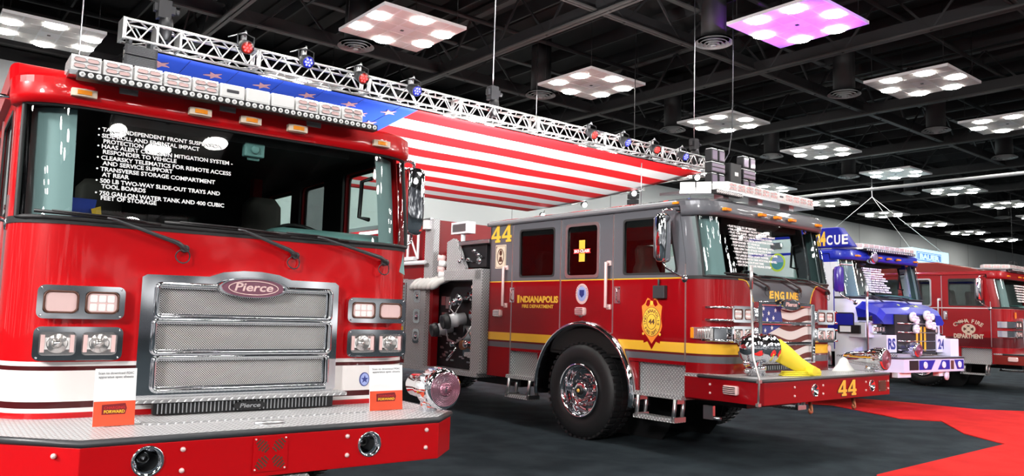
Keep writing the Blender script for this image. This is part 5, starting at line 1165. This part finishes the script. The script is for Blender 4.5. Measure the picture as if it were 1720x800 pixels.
def stage_light(x, z, colr, tilt):
    o = empty('stage_light', (x, 14.36, z)); q = Matrix.Rotation(tilt, 4, 'X') @ Matrix.Rotation(random.uniform(-.25, .1), 4, 'Z')
    def tf(m_): m_.v = [tuple(q @ Vector(v)) for v in m_.v]; return m_
    tf(MB().lathe([(-.02, .125), (0, .13), (.06, .13), (.22, .11), (.30, .08), (.31, 0)], (0, -.12, 0), (0, 1, 0), 20)).build('lamp_body', 'bodyblk', o)
    l = MB().lathe([(0, .115), (.005, 0)], (0, -.141, 0), (0, -1, 0), 20, 1)
    for i in range(7):
        a = i * PI / 3; r = 0 if i == 6 else .062; l.lathe([(0, .024), (.006, .02), (.006, 0)], (r * math.cos(a), -.146, r * math.sin(a)), (0, -1, 0), 10, 0)
    tf(l).build('lamp_face', [colr, 'fred' if colr == 'ledr' else 'fblue'], o)
    MB().tube([(-.15, 0, 0), (-.16, 0, .20), (0, 0, .24), (.16, 0, .20), (.15, 0, 0)], .014, 6).build('yoke', 'bodyblk', o)
    MB().tube([(0, 0, .24), (0, .02, .30), (.02, .14, .20)], .022, 6).box((-.04, .10, .10), (.05, .18, .24)).tube([(-.02, .0, .27), (-.32, .05, .12)], .010, 5).build('clamp_arm', 'steel', o)
    return o
ords = ['first', 'second', 'third', 'fourth', 'fifth', 'sixth', 'seventh', 'eighth']
for i, (x, z) in enumerate(((5.03, 6.36), (6.25, 6.36), (7.48, 6.30), (8.78, 6.30), (14.3, 6.26), (15.58, 6.26), (16.85, 6.25), (18.1, 6.24))):
    c = 'ledr' if i % 2 == 0 else 'ledb'
    tag(stage_light(x, z, c, .45), '%s stage light clamped to the truss, %s from the left' % ('red' if c == 'ledr' else 'blue', ords[i]), 'stage light', 'stage lights along the truss')
for i, (y, z) in enumerate(((15.25, 5.98), (17.9, 5.74), (20.3, 5.56), (22.6, 5.36))):
    o = empty('spot_lamp', (19.82, y, z - .07))
    m = MB().lathe([(0, .10), (.02, .105), (.20, .09), (.26, .04)], (0, -.1, 0), (.45, 1, .3), 16); m.build('lamp_body', 'bodyblk', o)
    MB().lathe([(0, .09), (.006, .08), (.01, 0)], (-.004, -.108, -.003), (-.45, -1, -.3), 16).build('lamp_face', 'ledw', o)
    MB().tube([(.04, 0, .05), (.12, 0, .12), (.18, 0, .22)], .014, 6).build('yoke', 'bodyblk', o)
    tag(o, 'white spot lamp under the right edge of the flag, %s along from the truss' % ords[i], 'stage light', 'white spot lamps')
for k in range(3):
    z = 5.94 - k * .19; o = MB().loft([[(x, y, z + dz) for x, y in ((2.98, 14.45), (3.52, 14.45), (3.46, 14.85), (3.04, 14.85))] for dz in (-.17, 0)], 0)
    for i in range(6): o.box((3.02, 14.44, z - .16 + i * .026), (3.48, 14.45, z - .15 + i * .026), 1)
    o.ball((2.99, 14.5, z - .08), .03, 1, (1, 1, 1), 8)
    if k == 0: o.box((3.05, 14.5, z), (3.10, 14.8, z + .16), 1).box((3.40, 14.5, z), (3.45, 14.8, z + .16), 1)
    tag(o.build('array_speaker', ['bodyblk', 'trim'], bevel=.01), 'black line array speaker under the left end of the truss, %s' % ('top one', 'middle one', 'bottom one')[k], 'speaker', 'line array speakers')
for (x, y, z, lab) in ((22.25, 20.0, 6.3, 'dark hanging speaker in front of the back wall just above the grey cab'), (61.9, 20.0, 5.9, 'small dark hanging speaker near the right edge high on the back wall')):
    k = y / 20 * (1 if x < 30 else 2.2); o = MB()
    for i in range(4): o.box((x - .12 * k - .02 * i, y - .2, z - .1 - .22 * i * k), (x + .12 * k - .02 * i, y + .2, z + .08 * k - .22 * i * k), 0)
    o.box((x - .16 * k, y - .1, z + .06), (x + .16 * k, y + .1, z + .2), 0).cyl((x, y, z + .2), (x, y, 13.62), .02, seg=6)
    tag(o.build('hanging_speaker', 'bodyblk', bevel=.03), lab, 'speaker')

# ---------------------------------------------------------------- hanging booth sign
bs = empty('hanging_sign', (46.1, 20, 0))
bx_ = MB().box((0, 0, 5.02), (5.0, 7.0, 5.92)); bx_.build('sign_box', 'sign', bs)
m = MB().poly(rrect(.55, 5.20, 3.9, 5.74, .02), F(-.02), .02, mi=0).poly(rrect(.62, 5.25, 3.83, 5.69, .02), F(-.03), .01, mi=1).poly(rrect(.68, 5.29, 3.77, 5.65, .02), F(-.035), .006, mi=0)
put_text(m, 'BAUER', F(-.045) @ T(2.2, 5.33, 0), .27, 2.7, 'c', .05, 1)
q = P(-.02); m.poly(vm(rrect(.3, 5.38, 5.6, 5.84, .02)), q, .02, mi=0); put_text(m, 'BAUER', q @ T(-2.9, 5.45, .01), .32, 4.4, 'c', .05, 1); put_text(m, 'COMPRESSORS', q @ T(-2.9, 5.10, .01), .20, 4.8, 'c', .03, 0)
m.build('sign_lettering', ['signblue', 'sign'], bs)
MB().tube([(.2, .2, 5.9), (2.5, 3.5, 9.5), (2.5, 3.5, 13.62)], .02, 4).tube([(4.8, .2, 5.9), (2.5, 3.5, 9.5)], .02, 4).tube([(.2, 6.8, 5.9), (2.5, 3.5, 9.5)], .02, 4).build('rigging', 'alu', bs)
tag(bs, 'glowing pale blue BAUER box sign hanging behind the white rescue truck', 'sign')
